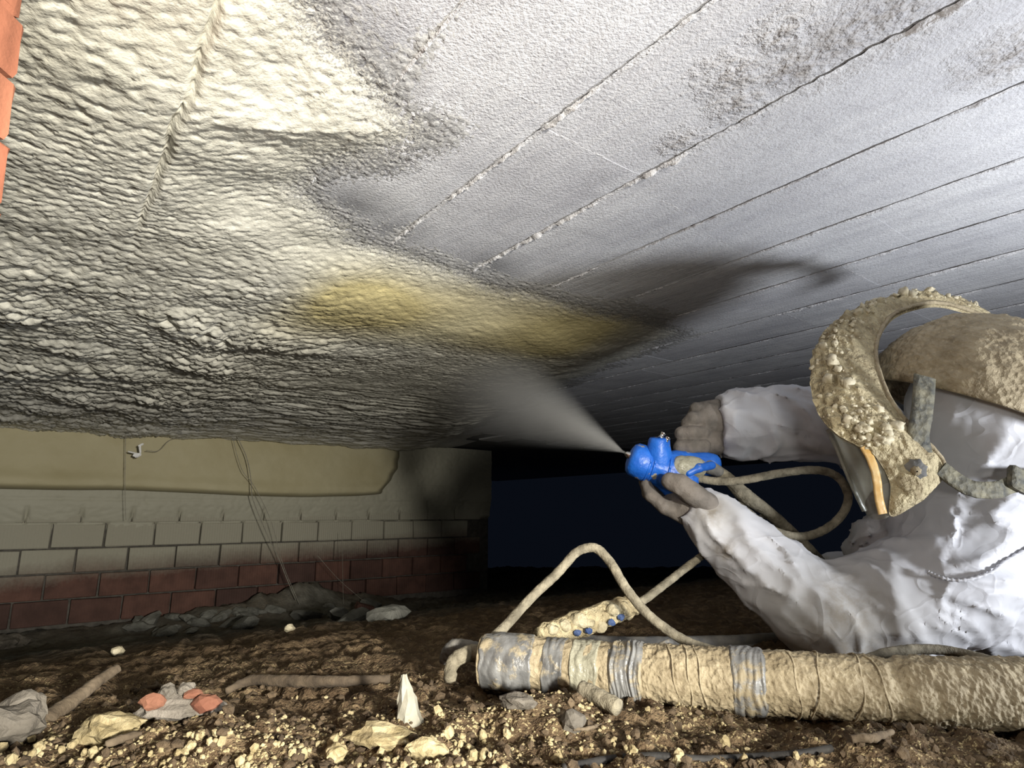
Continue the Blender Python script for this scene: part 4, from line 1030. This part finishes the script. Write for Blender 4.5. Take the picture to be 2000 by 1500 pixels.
def scatter(name, n, region, rad, mat, lab, cat, seed, tri=ICO1, amp=.35, flat=.8):
    r_ = np.random.default_rng(seed); VL, FL = [], []; off = 0
    for k in range(n):
        x, y = region(r_); r = rad(r_)
        v, f = tri; qv = v*(1+amp*perlin(v[:, 0]*1.3+k, v[:, 1]*1.3, v[:, 2]*1.3+seed))[:, None]*r*r_.uniform(.7, 1.3, 3)*np.array([1, 1, flat])
        a = r_.uniform(0, 6.28); ca, sa = math.cos(a), math.sin(a)
        qv = np.stack([qv[:, 0]*ca-qv[:, 1]*sa, qv[:, 0]*sa+qv[:, 1]*ca, qv[:, 2]], 1)
        VL.append((x, y, r, qv)); FL.append(f+off); off += len(v)
    xs = np.array([a[0] for a in VL]); ys = np.array([a[1] for a in VL]); zs = floor_z(xs, ys)
    VV = np.vstack([a[3]+np.array([a[0], a[1], z+a[2]*.3]) for a, z in zip(VL, zs)])
    return link(name, mesh(name, VV, np.vstack(FL), False), mat, None, lab, cat, None, 'stuff')
def reg_near(r_):
    y = .56+.34*r_.random()**1.6; return r_.uniform(-.52, .55), y
def reg_left(r_):
    y = .56+.14*r_.random()**1.8; return r_.uniform(-.52, .10), y
def reg_mound(r_): return r_.normal(.06, .14), r_.normal(.70, .05)
scatter('soil_clods', 2200, reg_near, lambda r: .0014+.0048*r.random()**3, M['soil_clod'] if 'soil_clod' in M else M.setdefault('soil_clod', mat_simple('soil_clod', (.045, .031, .019), (.12, .086, .052), 30, .95, .8, 140, .005)), 'loose brown soil clods over the foreground ground', 'soil', 21)
scatter('foam_specks', 1500, reg_left, lambda r: .0009+.0022*r.random()**2, M['crumb'], 'fine pale foam specks sprinkled over the left foreground', 'foam specks', 22)
scatter('foam_specks', 800, reg_mound, lambda r: .0009+.0022*r.random()**2, M['crumb'], 'fine pale foam specks on the mound below the hose tip', 'foam specks', 23)
# rubble at the foot of the wall
rb = [rock_mesh('rubble_stone', 140+k, 2, .45, 1.2, (1, .8, .6)) for k in range(5)]
M['rubble'] = mat_simple('web_dusted_rubble', (.12, .12, .105), (.23, .23, .205), 14, .95, .8, 40, .01)
for me in rb: me.materials.append(M['rubble'])
for k in range(34):
    px = rc_.uniform(265, 760); py = 1248 - (px-265)*.075 - rc_.random()*34
    q = on_floor(px, py)
    if q@U > 4.05: q = q - U*(q@U-4.05); q[2] = fz(q[0], q[1])
    r = rc_.uniform(.025, .07)
    o = bpy.data.objects.new('rubble_stone', rc_.choice(rb)); COL.objects.link(o); o.location = q+np.array([0, 0, r*.15]); o.scale = (r*1.2, r, r*.8)
    o.rotation_euler = (rc_.uniform(-.5, .5), rc_.uniform(-.5, .5), rc_.uniform(0, 6))
    o['label'] = 'web-dusted grey rubble stone heaped at the foot of the brick wall'; o['category'] = 'rubble'; o['group'] = 'rubble stones at the foot of the wall'
q = on_floor(712, 1196); put('brick_fragment', bevel_box('brick_fragment', .11, .07, .045, .006, M['brick'], 9, .006), q+np.array([0, 0, .02]), None, (.2, .35, .5), label='dull red brick piece half sunk in the rubble heap', cat='brick')
for px, py in ((228, 1279), (565, 1232), (428, 1207)):
    q = on_floor(px, py); put('white_pebble', rock_mesh('white_pebble', px, 2, .3, 1.3, (.014, .011, .009)), q+np.array([0, 0, .006]), M['white_crumb'], label={228: 'white pebble on the dusty ground right of the brick wall corner stone', 565: 'white pebble in front of the rubble heap middle', 428: 'white pebble on top of the rubble heap left part'}[px], cat='pebble')
# cobwebs hanging in front of the wall
def web(pts, r, lab, n=60, u=3.9):
    p = [onu(x, y, u+du) for x, y, du in pts]
    return tube('cobweb_strand', p, r, M['web'], None, 6, lambda s, a, q: .0012*np.abs(perlin(s*60, a*.5))+.0030*np.clip(perlin(s*25, a*0, 7.)-.45, 0, 1), n, label=lab, cat='cobweb')
web(((445, 818, -.02), (462, 850, -.02), (482, 895, -.02), (490, 935, -.03), (494, 975, -.04), (520, 1040, -.05), (545, 1092, -.06), (560, 1130, -.06), (578, 1172, -.08)), .0019, 'dark dusty cobweb strand hanging from the foam down to the rubble')
web(((455, 856, -.02), (464, 893, -.02), (475, 922, -.02), (490, 940, -.03), (505, 965, -.04), (530, 1020, -.05), (552, 1100, -.06), (572, 1150, -.06), (585, 1180, -.08)), .0013, 'thinner cobweb strand twisting beside the dark hanging strand')
web(((245, 805, -.02), (245, 870, -.02), (244, 940, -.02), (245, 1000, -.02), (246, 1016, -.02)), .0012, 'straight vertical cobweb thread below the white scrap')
web(((285, 880, -.02), (310, 880, -.02), (335, 858, -.02), (380, 848, -.02), (425, 838, -.02), (448, 836, -.02)), .0012, 'slack cobweb thread running sideways over the beige foam')
web(((620, 1085, -.05), (660, 1130, -.08), (700, 1165, -.10), (760, 1215, -.2)), .0009, 'fine slanting cobweb thread in front of the red bricks')
web(((668, 1040, -.02), (669, 1090, -.04), (670, 1150, -.06), (671, 1180, -.08)), .0008, 'fine upright cobweb thread in front of the red bricks')
M['scrap'] = mat_simple('white_scrap_foam', (.80, .80, .80), (.88, .88, .88), 40, .6, .2, 80)
scr = thing('white_scrap', tuple(onu(268, 888, 3.83)), 'small white foam scrap caught in a cobweb before the beige foam', 'scrap')
for k, (dx, dz, sx, sz, rot) in enumerate(((0, -.002, .020, .012, .3), (.012, .028, .006, .026, .15), (-.028, .012, .022, .004, -.2), (.012, .052, .016, .006, .5))):
    o = link('scrap_lobe', rock_mesh('scrap_lobe', 170+k, 2, .35, 1.3, (sx, .006, sz)), M['scrap'], scr); o.location = (dx, 0, dz); o.rotation_euler = (0, -rot, .6)

# ------------------------------------------------------------------ spray mist from the nozzle to the ceiling
n0 = np.array(gp(1221, 884.5)); n1 = onz(930, 742, CEIL-.02)
ax = n1-n0; LN = float(np.linalg.norm(ax)); ax = ax/LN
mist_m = bpy.data.materials.new('spray_mist'); mist_m.use_nodes = True
tr = mist_m.node_tree; tr.nodes.clear()
def nn(k, **kw):
    x = tr.nodes.new(k)
    for a, v in kw.items(): setattr(x, a, v)
    return x
def mt(op, a, b=0., clamp=False):
    x = nn('ShaderNodeMath', operation=op, use_clamp=clamp)
    for i, v in enumerate((a, b)):
        if hasattr(v, 'is_output'): tr.links.new(v, x.inputs[i])
        else: x.inputs[i].default_value = v
    return x.outputs[0]
tc = nn('ShaderNodeTexCoord'); sp = nn('ShaderNodeSeparateXYZ'); tr.links.new(tc.outputs['Object'], sp.inputs[0])
zt_ = mt('MAXIMUM', sp.outputs[2], .012)
rr_ = mt('SQRT', mt('ADD', mt('MULTIPLY', sp.outputs[0], sp.outputs[0]), mt('MULTIPLY', sp.outputs[1], sp.outputs[1])))
cone_k = .20
rel = mt('DIVIDE', rr_, mt('MULTIPLY', zt_, cone_k))
fall = mt('POWER', mt('SUBTRACT', 1.0, mt('MINIMUM', rel, 1.0)), 1.25)
den = mt('MULTIPLY', fall, mt('DIVIDE', MIST_K if 'MIST_K' in globals() else 2.2, mt('POWER', zt_, 1.35)))
den = mt('MINIMUM', den, 60.)
endf = nn('ShaderNodeMapRange'); tr.links.new(sp.outputs[2], endf.inputs[0]); endf.inputs[1].default_value = LN*.55; endf.inputs[2].default_value = LN*.98; endf.inputs[3].default_value = 1; endf.inputs[4].default_value = 0.12
den = mt('MULTIPLY', den, endf.outputs[0])
nz = nn('ShaderNodeTexNoise'); nz.inputs['Scale'].default_value = 14; nz.inputs['Detail'].default_value = 2; tr.links.new(tc.outputs['Object'], nz.inputs['Vector'])
den = mt('MULTIPLY', den, mt('ADD', .5, nz.outputs['Fac']))
vsn = nn('ShaderNodeVolumeScatter'); vsn.inputs['Color'].default_value = (.93, .94, .95, 1); tr.links.new(den, vsn.inputs['Density'])
om = nn('ShaderNodeOutputMaterial'); tr.links.new(vsn.outputs[0], om.inputs['Volume'])
a = np.linspace(0, 2*math.pi, 32, endpoint=False); V2 = []
for t in np.linspace(0, 1, 12): V2 += [[math.cos(p_)*cone_k*max(t*LN, .008), math.sin(p_)*cone_k*max(t*LN, .008), t*LN] for p_ in a]
V2 = np.array(V2+[[0, 0, 0], [0, 0, LN]]); F2 = grid_faces(12, 32, True)
j = np.arange(32); j2 = (j+1) % 32; c0 = 12*32
F2 = np.vstack([F2, np.stack([j2, j, 0*j+c0, 0*j+c0], 1), np.stack([11*32+j, 11*32+j2, 0*j+c0+1, 0*j+c0+1], 1)])
mist = link('spray_mist', quads_to_mesh('spray_mist', V2, F2), mist_m, None, 'pale cone of foam mist spraying from the blue gun to the ceiling', 'mist', None, 'stuff')
mist.location = n0; mist.rotation_euler = Vector(ax).to_track_quat('Z', 'Y').to_euler()
